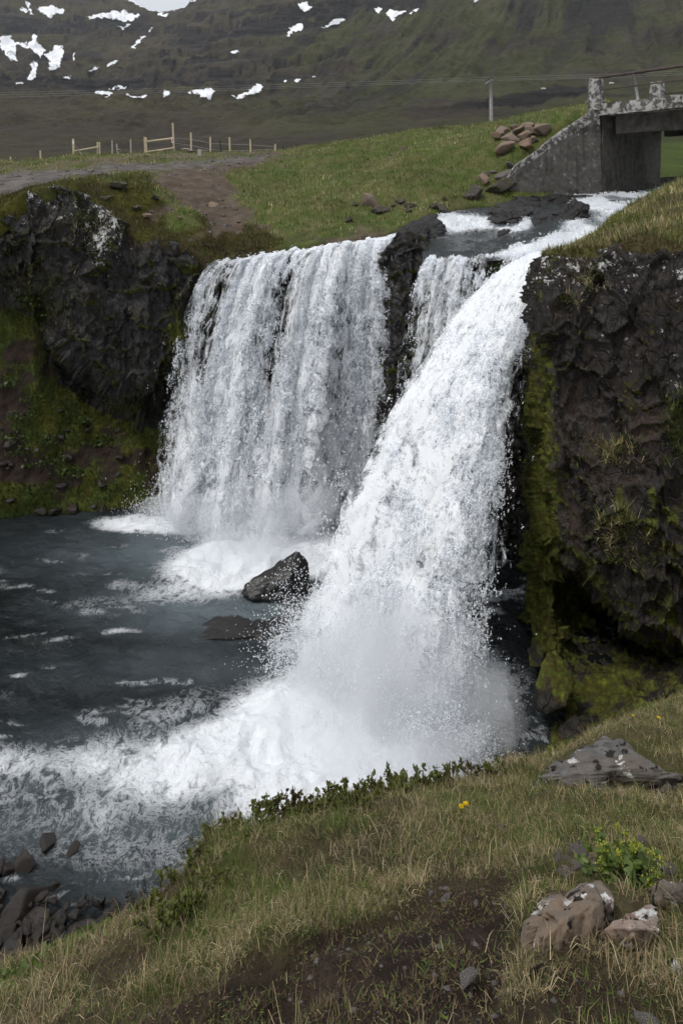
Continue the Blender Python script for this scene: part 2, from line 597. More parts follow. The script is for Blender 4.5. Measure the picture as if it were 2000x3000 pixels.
# one low crag band in the foothills on the right
band = np.exp(-((PX - 1560) / 300.0) ** 2) * sstep(430, 520, D) * (1 - sstep(640, 760, D))
ph2 = sstep(545, 575, D + 25 * fbm(np.stack([mv[..., 0] / 22, mv[..., 1] / 60, 0 * D], -1), 3, 31))
zz = zz + band * (ph2 - .5) * 11
mv[..., 2] = zz
mn = gnormals(mv)
slope = 1 - np.abs(mn[..., 2])
hn = fbm(mv / np.array((90., 90., 60.)), 5, 41)
hn2 = fbm(mv / np.array((25., 25., 14.)), 4, 43)
green = np.array((.047, .055, .022)); olive = np.array((.060, .054, .031)); brown = np.array((.050, .042, .034)); rock = np.array((.030, .028, .027)); lush = np.array((.060, .085, .018))
w = sstep(-.5, .6, hn)[..., None]
c = olive * w + brown * (1 - w)
rg = (right * sstep(-.35, .5, hn + .35))[..., None]
c = c * (1 - rg) + (green * .6 + olive * .4) * rg
rk = np.clip(sstep(.40, .58, slope + hn2 * .10) * far + sstep(.3, .6, np.abs(stp) / 46 * 2.4 * amp) * sstep(-.1, .3, hn2) * .7, 0, 1)
rk = np.maximum(rk, band * sstep(.2, .5, 1 - np.abs(ph2 - .5) * 2 + hn2 * .3))
stk = right * sstep(.15, .7, fbm(np.stack([cc / 50, aa / 700, 0 * cc], -1), 3, 77)) * far * .65
rk = np.maximum(rk, stk)
bw = fbm(np.stack([mv[..., 0] / 120, mv[..., 2] / 25, 0 * D], -1), 4, 79) * 9
def _band(pts, hw):
    xs_, ys_ = zip(*pts)
    return np.exp(-((py - np.interp(PX, xs_, ys_) + bw) / hw) ** 2) * sstep(xs_[0] - 60, xs_[0] + 40, PX) * (1 - sstep(xs_[-1] - 60, xs_[-1] + 60, PX))
bands = np.maximum.reduce([_band([(-300, 246), (0, 246), (300, 244), (560, 252), (800, 240), (960, 226)], 11), _band([(520, 122), (640, 108), (760, 84), (900, 70), (1000, 50)], 13), _band([(820, 40), (1000, 20), (1250, 10)], 22),
                           _band([(-300, 70), (0, 76), (160, 84), (330, 66), (430, 70)], 20), _band([(-300, 150), (0, 160), (140, 170), (300, 160)], 12) * .7, _band([(480, 190), (640, 172), (760, 150)], 5) * .8, _band([(560, 60), (700, 40), (820, 20)], 7) * .8, _band([(1230, 262), (1400, 258), (1600, 250), (1760, 262)], 9) * 0])
rk = np.maximum(rk, np.clip(bands * 1.4, 0, 1) * sstep(-.7, -.1, hn2) * far)
rk *= sstep(200, 420, D)
c = c * (1 - rk[..., None]) + rock * rk[..., None]
fld = (sstep(1850, 1950, PX) * (1 - sstep(90, 200, D)))[..., None]
c = c * (1 - fld) + lush * fld
me = mesh_np("mountain", mv, gridf(nu, nv), True, M_MTN)
attr(me, 'col', c.reshape(-1, 3))
attr(me, 'rockw', (rk * 1.1 + far * (1 - right) * .14).ravel())
obj("mountain", me, kind="structure", label="olive and brown mountainside with lava beds rising behind the fence", category="mountain")
MTNV = mv


def mtn_at(px, py_):
    """surface point of the mountain seen at photo spot, farthest visible sheet found by marching the grid column"""
    tx = (px - pxs[0]) / (pxs[-1] - pxs[0]) * (nu - 1)
    i = int(np.clip(tx, 0, nu - 2)); w_ = tx - i
    colv = MTNV[i] * (1 - w_) + MTNV[i + 1] * w_
    q = 480 - colv[:, 2] / colv[:, 1] * 2000
    run = np.minimum.accumulate(q)
    k = int(np.argmax(run <= py_))
    if k == 0:
        return colv[-1] if run[-1] > py_ else colv[0]
    t_ = (run[k - 1] - py_) / max(run[k - 1] - run[k], 1e-6)
    return colv[k - 1] * (1 - t_) + colv[k] * t_


M_SNOW = mat_plain("old_snow", (.80, .82, .85), (.90, .91, .93), .01, .7, .2, .5)


def snow(label, poly, soft=4.0, seed=0):
    poly = np.array(poly, float)
    x0, y0 = poly.min(0) - 6; x1, y1 = poly.max(0) + 6
    st = 1.6 if (x1 - x0) * (y1 - y0) > 4000 else 1.1
    xs = np.arange(x0, x1, st); ys = np.arange(y0, y1, st)
    X, Y = np.meshgrid(xs, ys, indexing='ij')
    wb = fbm(np.stack([X / 11, Y / 6, 0 * X + seed], -1), 5, 90 + seed, gain=.65) * 6.5
    k = polymask(X, Y, poly, 1.0, wb) > .5
    lab = np.zeros(k.shape, int); best, nb, cur = 0, 0, 0
    for s0_ in np.argwhere(k):
        if lab[tuple(s0_)]:
            continue
        cur += 1; stk_ = [tuple(s0_)]; lab[tuple(s0_)] = cur; cnt = 0
        while stk_:
            a_, b_ = stk_.pop(); cnt += 1
            for e_ in ((a_ + 1, b_), (a_ - 1, b_), (a_, b_ + 1), (a_, b_ - 1)):
                if 0 <= e_[0] < k.shape[0] and 0 <= e_[1] < k.shape[1] and k[e_] and not lab[e_]:
                    lab[e_] = cur; stk_.append(e_)
        if cnt > nb:
            best, nb = cur, cnt
    k = lab == best
    V = np.zeros(X.shape + (3,))
    for i in range(len(xs)):
        for j in range(len(ys)):
            V[i, j] = mtn_at(xs[i], ys[j])
    V = blur(V, 2)
    V[..., 1] -= V[..., 1] * .0012
    V[..., 0] *= 1 - .0012
    V[..., 2] += 1.4
    f = gridf(len(xs), len(ys))
    kk = k.ravel()[f].all(1)
    f = f[kk]
    if len(f) < 3:
        return
    u, inv = np.unique(f, return_inverse=True)
    me_ = mesh_np("snow_patch", V.reshape(-1, 3)[u], inv.reshape(f.shape), True, M_SNOW)
    obj("snow_patch", me_, label=label, category="snow", group="old snow patches on the mountain")


z1 = 1000 / 1568.0
SN = [
    ("large ragged snowfield at the left edge below the dark cliffs", [(0, 107), (30, 107), (45, 125), (60, 118), (88, 122), (100, 100), (116, 104), (110, 122), (135, 145), (128, 158), (118, 172), (100, 150), (72, 140), (48, 132), (50, 182), (30, 175), (0, 145)]),
    ("snow tongue running down right of the large left snowfield", [(128, 160), (155, 150), (160, 132), (186, 132), (186, 160), (182, 180), (178, 200), (150, 212), (142, 202), (146, 186)]),
    ("narrow snow gully below the large left snowfield", [(92, 184), (112, 178), (108, 215), (98, 238), (80, 240), (92, 210)]),
    ("flat thin snow streak at the lowest left slope", [(48, 244), (66, 240), (68, 246), (50, 248)]),
    ("upper left snowfield just under the cloud", [(110, 22), (150, 14), (185, 26), (192, 46), (165, 40), (150, 58), (120, 38)]),
    ("thin leaning snow stripe near the top left corner", [(68, 0), (84, 4), (98, 44), (90, 42), (76, 16)]),
    ("small snow scrap left of the upper left snowfield", [(58, 28), (80, 26), (82, 36), (64, 36)]),
    ("long wedge of snow below the cloud near the skyline", [(248, 48), (280, 40), (330, 34), (370, 32), (396, 42), (412, 46), (398, 58), (362, 66), (345, 60), (310, 54), (250, 56)]),
    ("snow streak under the long wedge below the skyline", [(326, 86), (360, 78), (384, 74), (364, 84), (330, 94)]),
    ("bright snow slope on the skyline saddle at the top", [(362, -6), (400, 18), (440, 30), (500, 36), (530, 24), (590, -8)]),
    ("short snow strip hanging under the skyline saddle", [(462, 36), (494, 40), (486, 50), (466, 48)]),
    ("leaning snow gully below the skyline saddle", [(380, 148), (400, 122), (412, 108), (426, 108), (414, 124), (396, 140)]),
    ("short upper snow gully above the leaning one", [(430, 96), (446, 74), (452, 80), (440, 94)]),
    ("small snow wedge in the middle of the left slope", [(310, 196), (322, 180), (346, 178), (340, 190)]),
    ("thin snow sliver trailing left of the small wedge", [(262, 210), (284, 196), (298, 188), (298, 196), (276, 206)]),
    ("tiny snow spot below the small wedge", [(418, 208), (428, 202), (424, 210)]),
    ("short snow dash above the lowest left slope", [(188, 230), (200, 228), (224, 226), (222, 231), (190, 233)]),
    ("snow scrap beside the dark gully on the left", [(212, 162), (220, 156), (216, 176)]),
    ("triangular snow spot alone on the middle slope", [(672, 152), (706, 146), (686, 163)]),
    ("tall snow patch on the upper middle cliff", [(874, 8), (900, 6), (914, 22), (896, 38), (876, 24)]),
    ("forked snow gully below the upper middle cliff", [(834, 112), (850, 84), (874, 72), (900, 74), (886, 90), (868, 92), (850, 106)]),
    ("long snow streak right of the forked gully", [(936, 82), (960, 72), (980, 58), (1000, 52), (1016, 54), (1002, 68), (960, 82)]),
    ("small blunt snow patch on the high middle crag", [(1096, 26), (1118, 24), (1116, 38), (1104, 44)]),
    ("jagged snow band on the high crag right of centre", [(1126, 36), (1140, 30), (1176, 36), (1186, 34), (1160, 58), (1150, 66), (1142, 52)]),
    ("leaning snow stub at the right end of the jagged band", [(1200, 34), (1228, 22), (1218, 36), (1202, 44)]),
    ("snow sliver touching the top edge right of centre", [(1384, 12), (1394, 0), (1408, -4), (1396, 10)]),
    ("flat snow patch under the lower cliff band on the left", [(266, 274), (300, 266), (330, 278), (320, 288), (296, 280)]),
    ("thin snow streak along the lower cliff band", [(308, 258), (340, 254), (382, 256), (360, 260), (314, 262)]),
    ("narrow snow lens right of the flat patch", [(370, 278), (400, 282), (432, 280), (420, 288), (380, 287)]),
    ("small forked snow patch in the middle of the lower band", [(474, 258), (490, 264), (500, 282), (480, 288), (478, 270)]),
    ("broad snow bowl under the lower cliff band", [(556, 264), (590, 262), (626, 262), (628, 276), (618, 292), (590, 284), (566, 276)]),
    ("snow scrap left of the broad snow bowl", [(544, 266), (556, 270), (558, 277), (548, 272)]),
    ("wing-shaped snow drift at the foot of the middle gully", [(680, 284), (720, 274), (738, 258), (758, 244), (772, 250), (768, 272), (730, 284), (700, 292)]),
    ("small snow rag right of the wing-shaped drift", [(828, 240), (840, 236), (838, 246), (830, 250)]),
    ("snow dash halfway up the lower right slope", [(858, 240), (872, 230), (886, 234), (872, 246)]),
    ("small high snow streak at the right end of the lower band", [(916, 228), (936, 218), (924, 228)]),
]
for i, (lb, pl) in enumerate(SN):
    snow(lb, pl, seed=i)
print("mountain", time.time() - T0)

# ------------------------------------------------------------------ left bank above the falls
LRIM = np.array([(-500, 600, 16.3), (0, 605, 16.4), (90, 552, 16.8), (170, 542, 17.0), (260, 568, 16.9), (350, 640, 16.5), (460, 700, 16.2), (540, 710, 16.2), (615, 745, 16.1), (650, 772, 16.4),
                 (700, 748, 17.0), (850, 716, 17.2), (1000, 694, 17.4), (1130, 680, 17.6), (1200, 645, 18.1), (1300, 612, 19.0), (1400, 598, 20.0), (1480, 590, 20.6), (1560, 580, 21.2), (1680, 572, 22.2), (1790, 566, 23.4)])
LC = list(LRIM) + [
    (0, 570, 18.0), (0, 540, 19.5), (0, 514, 22.5), (-300, 520, 22), (200, 530, 18.5), (200, 508, 20.5), (300, 503, 21.5), (400, 530, 18.4), (420, 520, 19.5), (450, 565, 17.9), (350, 600, 17.1), (600, 470, 29), (800, 453, 34),
    (0, 498, 24.5), (200, 472, 30), (400, 462, 33), (0, 476, 30), (-400, 480, 30),
    (30, 478, 38), (218, 454, 38), (430, 446, 38), (565, 448, 38), (675, 450, 38), (805, 442, 38), (1000, 420, 38), (1200, 395, 38), (1440, 380, 38), (1600, 360, 38), (1790, 345, 38),
    (0, 500, 46), (400, 480, 46), (800, 470, 46), (1200, 440, 46), (1790, 430, 46),
    (600, 600, 20.5), (700, 555, 23.5), (500, 570, 20.5), (600, 510, 25), (480, 640, 17.6), (600, 690, 17.4), (750, 660, 19),
    (900, 443, 32), (1000, 425, 31.5), (1100, 405, 31), (1300, 383, 30), (1440, 374, 29),
    (800, 560, 22.5), (1000, 560, 21.5), (1200, 520, 22), (1300, 470, 24), (1400, 440, 24.5), (900, 640, 19), (1050, 670, 18.2), (1000, 470, 27), (1150, 440, 27), (800, 500, 27),
    (1480, 545, 21.6), (1480, 470, 22.8), (1520, 440, 23), (1600, 390, 23.6), (1660, 350, 23.9), (1440, 400, 25), (1600, 362, 26), (1700, 320, 25), (1790, 300, 25), (1790, 300, 29), (1790, 500, 23.6),
]
LC = np.array(LC, float)
f_left = RBF(np.stack([LC[:, 0] / 200, np.log(LC[:, 2]) * 9], -1), LC[:, 1], .01)
nu2, nv2 = 420, 190
pxs2 = np.linspace(-480, 1790, nu2)
d0 = np.interp(pxs2, LRIM[:, 0], LRIM[:, 2])
tt = np.linspace(0, 1, nv2) ** 1.25
PX = np.repeat(pxs2[:, None], nv2, 1)
D = d0[:, None] * (46.0 / d0[:, None]) ** tt[None]
py = blur(f_left(np.stack([PX / 200, np.log(D) * 9], -1)), 1)
lv = PP(np.stack([PX, py, D], -1))
PXL, PYL = PX, py
nz = fbm(lv / .55, 5, 51)
polyd = [(560, 700), (640, 640), (560, 600), (440, 650), (420, 600), (520, 590), (470, 545), (430, 500), (640, 470), (800, 452), (830, 462), (640, 500), (690, 560), (700, 600), (780, 650), (840, 690), (1060, 690), (1130, 680), (1000, 705), (860, 705), (720, 660), (640, 720)]
wobl = fbm(np.stack([lv[..., 0] * 1.3, lv[..., 1] * 1.3, 0 * D], -1), 4, 61) * 26
dirt = polymask(PX, py, polyd, 14, wobl)
dirt = np.maximum(dirt, polymask(PX, py, [(1120, 490), (1150, 470), (1190, 440), (1180, 425), (1150, 450), (1100, 500)], 6, wobl * .4) * .9)
road = polymask(PX, py, [(-480, 600), (0, 565), (120, 535), (300, 512), (480, 500), (640, 478), (800, 460), (820, 452), (640, 466), (400, 480), (180, 498), (0, 514), (-480, 530)], 5, wobl * .25)
heath = polymask(PX, py, [(-480, 690), (-480, 600), (100, 525), (440, 520), (500, 600), (480, 700), (620, 640), (760, 660), (860, 720), (620, 790), (420, 760)], 16, wobl)
stony = polymask(PX, py, [(-480, 500), (200, 470), (560, 445), (760, 438), (820, 445), (600, 472), (200, 500), (-480, 520)], 10, wobl) * .8
lush = polymask(PX, py, [(640, 470), (900, 436), (1450, 370), (1450, 480), (1300, 560), (1100, 640), (800, 690), (700, 610)], 22, wobl)
lv[..., 2] += nz * .07 * (1 - .6 * road) + fbm(lv / 1.8, 3, 52) * .12 * (1 - road) * sstep(0, .08, np.repeat(tt[None], nu2, 0))
lv[..., 2] -= dirt * .05
mixn = sstep(-.5, .5, fbm(lv / 1.1, 4, 57))[..., None]
fine = sstep(-.4, .6, fbm(lv / .3, 3, 58))[..., None]
gcol = np.array((.055, .085, .016)) * mixn + np.array((.080, .090, .026)) * (1 - mixn)
gcol = gcol * (1 - .5 * fine) + np.array((.13, .12, .055)) * .5 * fine
hcol = np.array((.075, .072, .014)) * mixn + np.array((.050, .040, .020)) * (1 - mixn)
dcol = np.array((.085, .062, .045)) * (1 - .4 * fine) + np.array((.16, .13, .10)) * .4 * fine
rcol = np.array((.12, .107, .098)) * (.75 + .4 * fine)
scol = np.array((.10, .088, .045)) * mixn + np.array((.13, .105, .080)) * (1 - mixn)
c = gcol.copy()
for m, k in ((stony, scol), (heath, hcol), (dirt, dcol), (road, rcol)):
    c = c * (1 - m[..., None]) + k * m[..., None]
def skirt(V, c_, dz=.9, dy=.10):
    """turf hanging over the edge: the front row is carried forward and down"""
    r1_ = V[:, :1].copy(); r1_[..., 1] -= dy; r1_[..., 2] -= .10
    r2_ = V[:, :1].copy(); r2_[..., 1] -= dy * .6; r2_[..., 2] -= dz
    return np.concatenate([r2_, r1_, V], 1), np.concatenate([c_[:, :1], c_[:, :1], c_], 1)


vv_, cc_ = skirt(lv, c, .7)
me = mesh_np("ground", vv_, gridf(nu2, nv2 + 2), True, M_GROUND)
c = cc_
attr(me, 'col', c.reshape(-1, 3))
obj("ground", me, kind="structure", label="grass and bare earth on the far bank above the falls", category="ground")
LBV, LB_GRASS = lv, np.clip(1 - dirt * 1.4 - road * 1.5, 0, 1)
LBS = vv_[:, :4]
LB_HEATH, LB_STONY = heath, stony

# ------------------------------------------------------------------ right bank above the right cliff
RRIM = np.array([(1585, 742, 12.3), (1600, 748, 11.0), (1650, 738, 10.6), (1760, 725, 10.3), (1880, 690, 10.0), (2000, 722, 9.6), (2300, 700, 9.0), (2800, 640, 8.5)], float)
RC = list(RRIM) + [(1590, 738, 13.4), (1640, 733, 13.6), (1700, 716, 12.6), (1740, 690, 13.4), (1790, 632, 14.6), (1850, 600, 15.6), (1960, 546, 17), (2000, 522, 17.5), (2300, 430, 18), (2800, 330, 18),
                   (1700, 760, 15.2), (1760, 730, 16), (1830, 690, 17), (1900, 650, 18.5), (2000, 610, 21), (2200, 560, 23), (2800, 440, 24),
                   (1680, 722, 11.6), (1800, 668, 12), (1900, 622, 12.8), (2000, 575, 13.5), (2000, 640, 11.3), (1900, 660, 11.2), (2300, 560, 12), (2000, 690, 10.2), (1880, 672, 10.5)]
RC = np.array(RC, float)
f_r = RBF(np.stack([RC[:, 0] / 120, np.log(RC[:, 2]) * 12], -1), RC[:, 1], .01)
nu3, nv3 = 200, 120
pxs3 = np.linspace(1585, 2600, nu3)
d0 = np.interp(pxs3, RRIM[:, 0], RRIM[:, 2])
PX = np.repeat(pxs3[:, None], nv3, 1)
D = d0[:, None] * (22.0 / d0[:, None]) ** np.linspace(0, 1, nv3)[None]
py = blur(f_r(np.stack([PX / 120, np.log(D) * 12], -1)), 1)
rv = PP(np.stack([PX, py, D], -1))
rv[..., 2] += fbm(rv / .5, 5, 71) * .06
mixn = sstep(-.5, .5, fbm(rv / .7, 4, 73))[..., None]
fine = sstep(-.4, .6, fbm(rv / .2, 3, 74))[..., None]
c = np.array((.062, .076, .014)) * mixn + np.array((.085, .078, .026)) * (1 - mixn)
br = sstep(.2, .6, fbm(rv / .9, 3, 75))[..., None] * .7
c = c * (1 - br) + np.array((.050, .032, .018)) * br
c = c * (1 - .3 * fine) + np.array((.13, .12, .05)) * .3 * fine
vv_, cc_ = skirt(rv, c, .45, .14)
me = mesh_np("ground", vv_, gridf(nu3, nv3 + 2), True, M_GROUND)
c = cc_
attr(me, 'col', c.reshape(-1, 3))
obj("ground", me, kind="structure", label="mossy grass bank on top of the right cliff", category="ground")
RBV = rv
RBS = vv_[:, :4]
print("banks", time.time() - T0)


# ------------------------------------------------------------------ cliffs
def cliff(name, cols, nu, nv, seed, amps, mat, label, post=None, sm=5, flip=False, edge=.02):
    g = loft(cols, nu, nv, sm)
    n = gnormals(g)
    if flip:
        n = -n
    w = g + np.stack([fbm(g / 1.1, 3, seed + k) for k in (1, 2, 3)], -1) * .09
    f1_, r1, e1 = facets(w, amps[0][0], seed + 11, .9, 1.1, .35, .05, True)
    f2_, r2, e2 = facets(w, amps[1][0], seed + 23, 1.0, 1.1, .40, .07, True)
    f3_, r3, e3 = facets(w, amps[2][0], seed + 37, 1.2, 1.0, .35, .10, True)
    dsp = f1_ * amps[0][1] + f2_ * amps[1][1] + f3_ * amps[2][1] + fbm(g / .16, 4, seed + 5) * amps[3]
    info = dict(g=g, n=n, r1=r1, r2=r2, e2=e2, seed=seed)
    if post:
        dsp = post(info, dsp)
    vfade = sstep(0, edge, np.linspace(0, 1, nv))[None, :, None] * .85 + .15
    v = g + n * (dsp * vfade[..., 0])[..., None]
    n2 = gnormals(v) * (-1 if flip else 1)
    me_ = mesh_np(name, v, gridf(nu, nv, flip), False, mat)
    px_, py_ = topix(v)
    # every block of the rock has its own tone
    attr(me_, 'tint', (.45 + .75 * r1 ** 2 + .85 * r2 ** 2 + .25 * r3).ravel()); attr(me_, 'tinted', np.ones(nu * nv))
    return v, n2, px_, py_, me_, info


LCOLS = [
    [(-420, 600, 16.3), (-420, 700, 16.0), (-420, 800, 16.2), (-420, 860, 16.4), (-420, 900, 16.6), (-420, 1200, 15.9), (-420, 1510, 15.3), (-420, 1640, 15)],
    [(0, 605, 16.4), (0, 700, 16.0), (0, 770, 16.1), (0, 825, 16.7), (0, 870, 16.6), (0, 1180, 16.0), (0, 1515, 15.25), (0, 1650, 15)],
    [(90, 552, 16.8), (100, 680, 16.3), (100, 760, 16.6), (100, 850, 16.8), (100, 920, 16.6), (100, 1200, 16.1), (110, 1502, 15.4), (110, 1640, 15.1)],
    [(170, 542, 17.0), (165, 640, 16.5), (170, 780, 16.4), (170, 950, 16.3), (170, 1075, 16.9), (180, 1250, 16.3), (180, 1496, 15.5), (180, 1640, 15.2)],
    [(260, 568, 16.9), (255, 700, 16.4), (250, 850, 16.0), (245, 1030, 15.9), (250, 1120, 17.3), (260, 1290, 16.5), (260, 1486, 15.6), (260, 1640, 15.3)],
    [(350, 640, 16.5), (345, 760, 16.0), (340, 900, 15.8), (340, 1090, 15.8), (350, 1175, 17.2), (350, 1300, 16.5), (350, 1480, 15.7), (350, 1640, 15.4)],
    [(460, 700, 16.2), (450, 800, 15.8), (440, 930, 15.6), (430, 1120, 15.8), (430, 1190, 17.2), (430, 1330, 16.6), (430, 1475, 15.8), (430, 1640, 15.6)],
    [(540, 710, 16.2), (540, 800, 15.7), (530, 930, 15.7), (510, 1100, 16.1), (500, 1200, 17.1), (500, 1340, 16.6), (500, 1480, 16.0), (500, 1640, 15.8)],
    [(615, 745, 16.1), (615, 800, 15.9), (600, 900, 16.1), (580, 1080, 16.6), (570, 1200, 17.0), (570, 1340, 16.7), (570, 1480, 16.2), (570, 1640, 16.0)],
    [(690, 775, 16.6), (690, 850, 16.6), (690, 950, 16.6), (680, 1080, 16.9), (670, 1200, 17.0), (660, 1340, 16.8), (660, 1480, 16.4), (660, 1640, 16.2)],
]


def left_post(i, d):
    px_, py_ = topix(i['g'])
    tal = sstep(0, 70, py_ - np.interp(px_, [-400, 0, 100, 170, 250, 350, 450, 600], [850, 850, 900, 1080, 1150, 1200, 1220, 1230]))
    i['tal'] = tal
    soft = fbm(i['g'] / .5, 5, 91) * .10 + fbm(i['g'] / 1.5, 3, 92) * .12
    return d * (1 - tal) + soft * tal


v, n, px_, py_, me, inf = cliff("cliff", LCOLS, 430, 330, 100, [((1.2, 1.2, 2.2), .46), ((.48, .48, .75), .24), ((.18, .18, .24), .085), .015], M_ROCK, "", left_post)
up = n[..., 2]
tal = inf['tal']
led = sstep(.35, .7, up + .15 * fbm(v / .4, 3, 95))
moss = np.clip(led * .95 * (1 - tal) + .28 * sstep(430, 560, px_) * sstep(900, 1000, py_) + .55 * np.exp(-((px_ - 520) / 40) ** 2 - ((py_ - 980) / 130) ** 2) + .75 * np.exp(-((px_ - 610) / 40) ** 2 - ((py_ - 860) / 120) ** 2), 0, 1)
lich = (1 - sstep(600, 720, py_ - .2 * np.abs(px_ - 100))) * .42 + .55 * np.exp(-((px_ - 300) / 60) ** 2 - ((py_ - 740) / 90) ** 2) + .25 * (1 - sstep(700, 950, py_))
attr(me, 'moss', (moss * (1 - tal)).ravel())
attr(me, 'lichen', np.clip(lich * (1 - tal), 0, 1).ravel())
# talus: soil, moss and green herbs under the rock
t = NT("talus")
p = t.pos()
rk = M_ROCK
tn = fbm(v / np.array((.7, .6, .5)), 5, 97) + .24
grn = np.clip(sstep(-.05, .35, tn + .25 * sstep(1380, 1450, py_) + .3 * (1 - sstep(900, 1050, py_)) - .25 * np.exp(-((py_ - 1290) / 70) ** 2)), 0, 1)
LT_GREEN = grn * tal
ms = sstep(-.3, .4, fbm(v / .5, 3, 98))[..., None]
tc = np.array((.030, .021, .016)) * (1 - grn[..., None]) + (np.array((.075, .078, .014)) * ms + np.array((.048, .066, .015)) * (1 - ms)) * grn[..., None]
ft = gridf(430, 330)
tv = tal.ravel()[ft].mean(1) > .5
# cliff rock and talus are two meshes that share their border
me.materials.append(M_GROUND)
me.polygons.foreach_set('material_index', tv.astype(np.int32))
attr(me, 'col', tc.reshape(-1, 3))
obj("cliff", me, kind="structure", label="dark lichen-spotted basalt cliff left of the falls with mossy slope below", category="cliff")
LCV, LCN, LC_TAL, LC_LED = v, n, tal, led * (1 - tal)
LC_PX, LC_PY = px_, py_

WCOLS = [
    [(630, 785, 16.2), (635, 950, 16.5), (640, 1200, 16.5), (640, 1500, 16.3), (640, 1660, 16.1)],
    [(850, 752, 16.4), (850, 950, 16.6), (850, 1200, 16.4), (850, 1520, 16.0), (850, 1680, 15.8)],
    [(1085, 716, 16.8), (1085, 950, 16.7), (1085, 1200, 16.4), (1085, 1550, 15.7), (1085, 1700, 15.5)],
    [(1118, 735, 16.2), (1125, 900, 15.9), (1110, 1200, 15.5), (1110, 1550, 15.1), (1110, 1700, 15.0)],
    [(1180, 668, 16.2), (1168, 900, 15.6), (1145, 1200, 15.3), (1150, 1550, 15.0), (1150, 1700, 14.9)],
    [(1245, 690, 16.0), (1195, 900, 15.6), (1165, 1200, 15.3), (1200, 1550, 14.9), (1200, 1700, 14.8)],
    [(1265, 758, 15.4), (1210, 900, 15.7), (1178, 1200, 15.4), (1250, 1550, 14.8), (1250, 1700, 14.7)],
    [(1430, 756, 15.0), (1430, 950, 15.1), (1420, 1200, 14.9), (1400, 1550, 14.4), (1400, 1700, 14.3)],
    [(1560, 748, 14.2), (1560, 950, 14.4), (1550, 1200, 14.3), (1530, 1550, 13.9), (1530, 1750, 13.7)],
    [(1660, 738, 13.7), (1650, 950, 13.8), (1630, 1200, 13.7), (1610, 1550, 13.3), (1600, 1800, 13.0)],
]
v, n, px_, py_, me, inf = cliff("cliff", WCOLS, 300, 200, 200, [((.9, .9, 1.4), .22), ((.35, .35, .5), .16), ((.16, .16, .2), .06), .02], M_ROCK, "")
attr(me, 'moss', np.clip(.25 + .45 * sstep(.1, .6, n[..., 2]) + .3 * np.exp(-((px_ - 1240) / 60) ** 2) * sstep(850, 1000, py_), 0, 1).ravel())
attr(me, 'lichen', (.25 * np.exp(-((px_ - 1190) / 60) ** 2) * (1 - sstep(800, 950, py_))).ravel())
obj("cliff", me, kind="structure", label="wet rock wall behind the falling water with a dividing rib", category="cliff")

RCOLS = [
    [(1650, 735, 13.9), (1640, 900, 13.6), (1620, 1100, 13.3), (1600, 1400, 12.9), (1580, 1700, 12.3), (1570, 1900, 11.6), (1560, 2100, 10.7), (1545, 2230, 9.6)],
    [(1606, 742, 12.4), (1590, 900, 12.2), (1575, 1100, 12.1), (1565, 1400, 11.9), (1560, 1650, 11.8), (1570, 1850, 11.1), (1580, 2090, 10.2), (1580, 2240, 9.3)],
    [(1574, 752, 11.2), (1556, 900, 10.9), (1568, 1050, 10.9), (1572, 1300, 11.0), (1585, 1550, 11.2), (1610, 1800, 11.0), (1620, 2080, 9.9), (1620, 2240, 9.0)],
    [(1650, 740, 10.6), (1628, 900, 10.2), (1628, 1100, 10.2), (1640, 1350, 10.1), (1650, 1590, 10.3), (1690, 1740, 12.4), (1680, 2060, 10.0), (1700, 2260, 8.6)],
    [(1760, 727, 10.3), (1750, 900, 9.9), (1760, 1150, 9.8), (1760, 1450, 9.6), (1765, 1720, 9.8), (1790, 1790, 12.6), (1780, 2030, 10.0), (1800, 2260, 8.2)],
    [(1880, 692, 10.0), (1870, 900, 9.6), (1880, 1200, 9.3), (1880, 1500, 9.2), (1885, 1830, 9.4), (1900, 1840, 12.6), (1880, 1990, 9.8), (1900, 2260, 7.6)],
    [(2000, 725, 9.6), (2000, 900, 9.2), (2000, 1200, 9.0), (2000, 1500, 9.0), (2005, 1870, 9.2), (2020, 1850, 12.4), (2010, 1970, 9.4), (2020, 2220, 7.4)],
    [(2300, 700, 9.0), (2300, 900, 8.7), (2300, 1200, 8.6), (2300, 1500, 8.6), (2300, 1860, 8.8), (2300, 1880, 10.0), (2300, 1980, 8.4), (2300, 2200, 7.0)],
    [(2800, 640, 8.5), (2800, 900, 8.3), (2800, 1200, 8.2), (2800, 1500, 8.2), (2800, 1860, 8.4), (2800, 1880, 9.5), (2800, 1980, 8.0), (2800, 2200, 6.8)],
]


def right_post(i, d):
    px_, py_ = topix(i['g'])
    low = sstep(1820, 1960, py_)
    i['low'] = low
    return d * (1 - low * .6) + fbm(i['g'] / .35, 4, 191) * .08 * low


v, n, px_, py_, me, inf = cliff("cliff", RCOLS, 400, 400, 300, [((1.0, 1.0, 1.6), .28), ((.42, .42, .6), .15), ((.15, .15, .2), .05), .015], M_ROCKR, "", right_post)
low = inf['low']
flank = 1 - sstep(1590, 1660, px_)
moss = np.clip(.36 * sstep(.15, .6, n[..., 2]) + .25 + .45 * flank * sstep(950, 1150, py_) + .10 * low + .22 * sstep(1300, 1600, py_) - .15 * sstep(1700, 1900, px_) * (1 - sstep(1300, 1700, py_)) + .25 * sstep(-.1, .5, fbm(v / np.array((.35, .35, .8)), 3, 195)) - .06, 0, 1)
lich = .30 * (1 - sstep(800, 900, py_ + 20)) * (1 - .5 * sstep(1750, 1900, px_)) + .30 * (1 - sstep(1000, 1500, py_)) + .16
attr(me, 'moss', moss.ravel())
attr(me, 'lichen', np.clip(lich, 0, 1).ravel())
obj("cliff", me, kind="structure", label="overhanging dark basalt cliff hung with moss right of the falls", category="cliff")
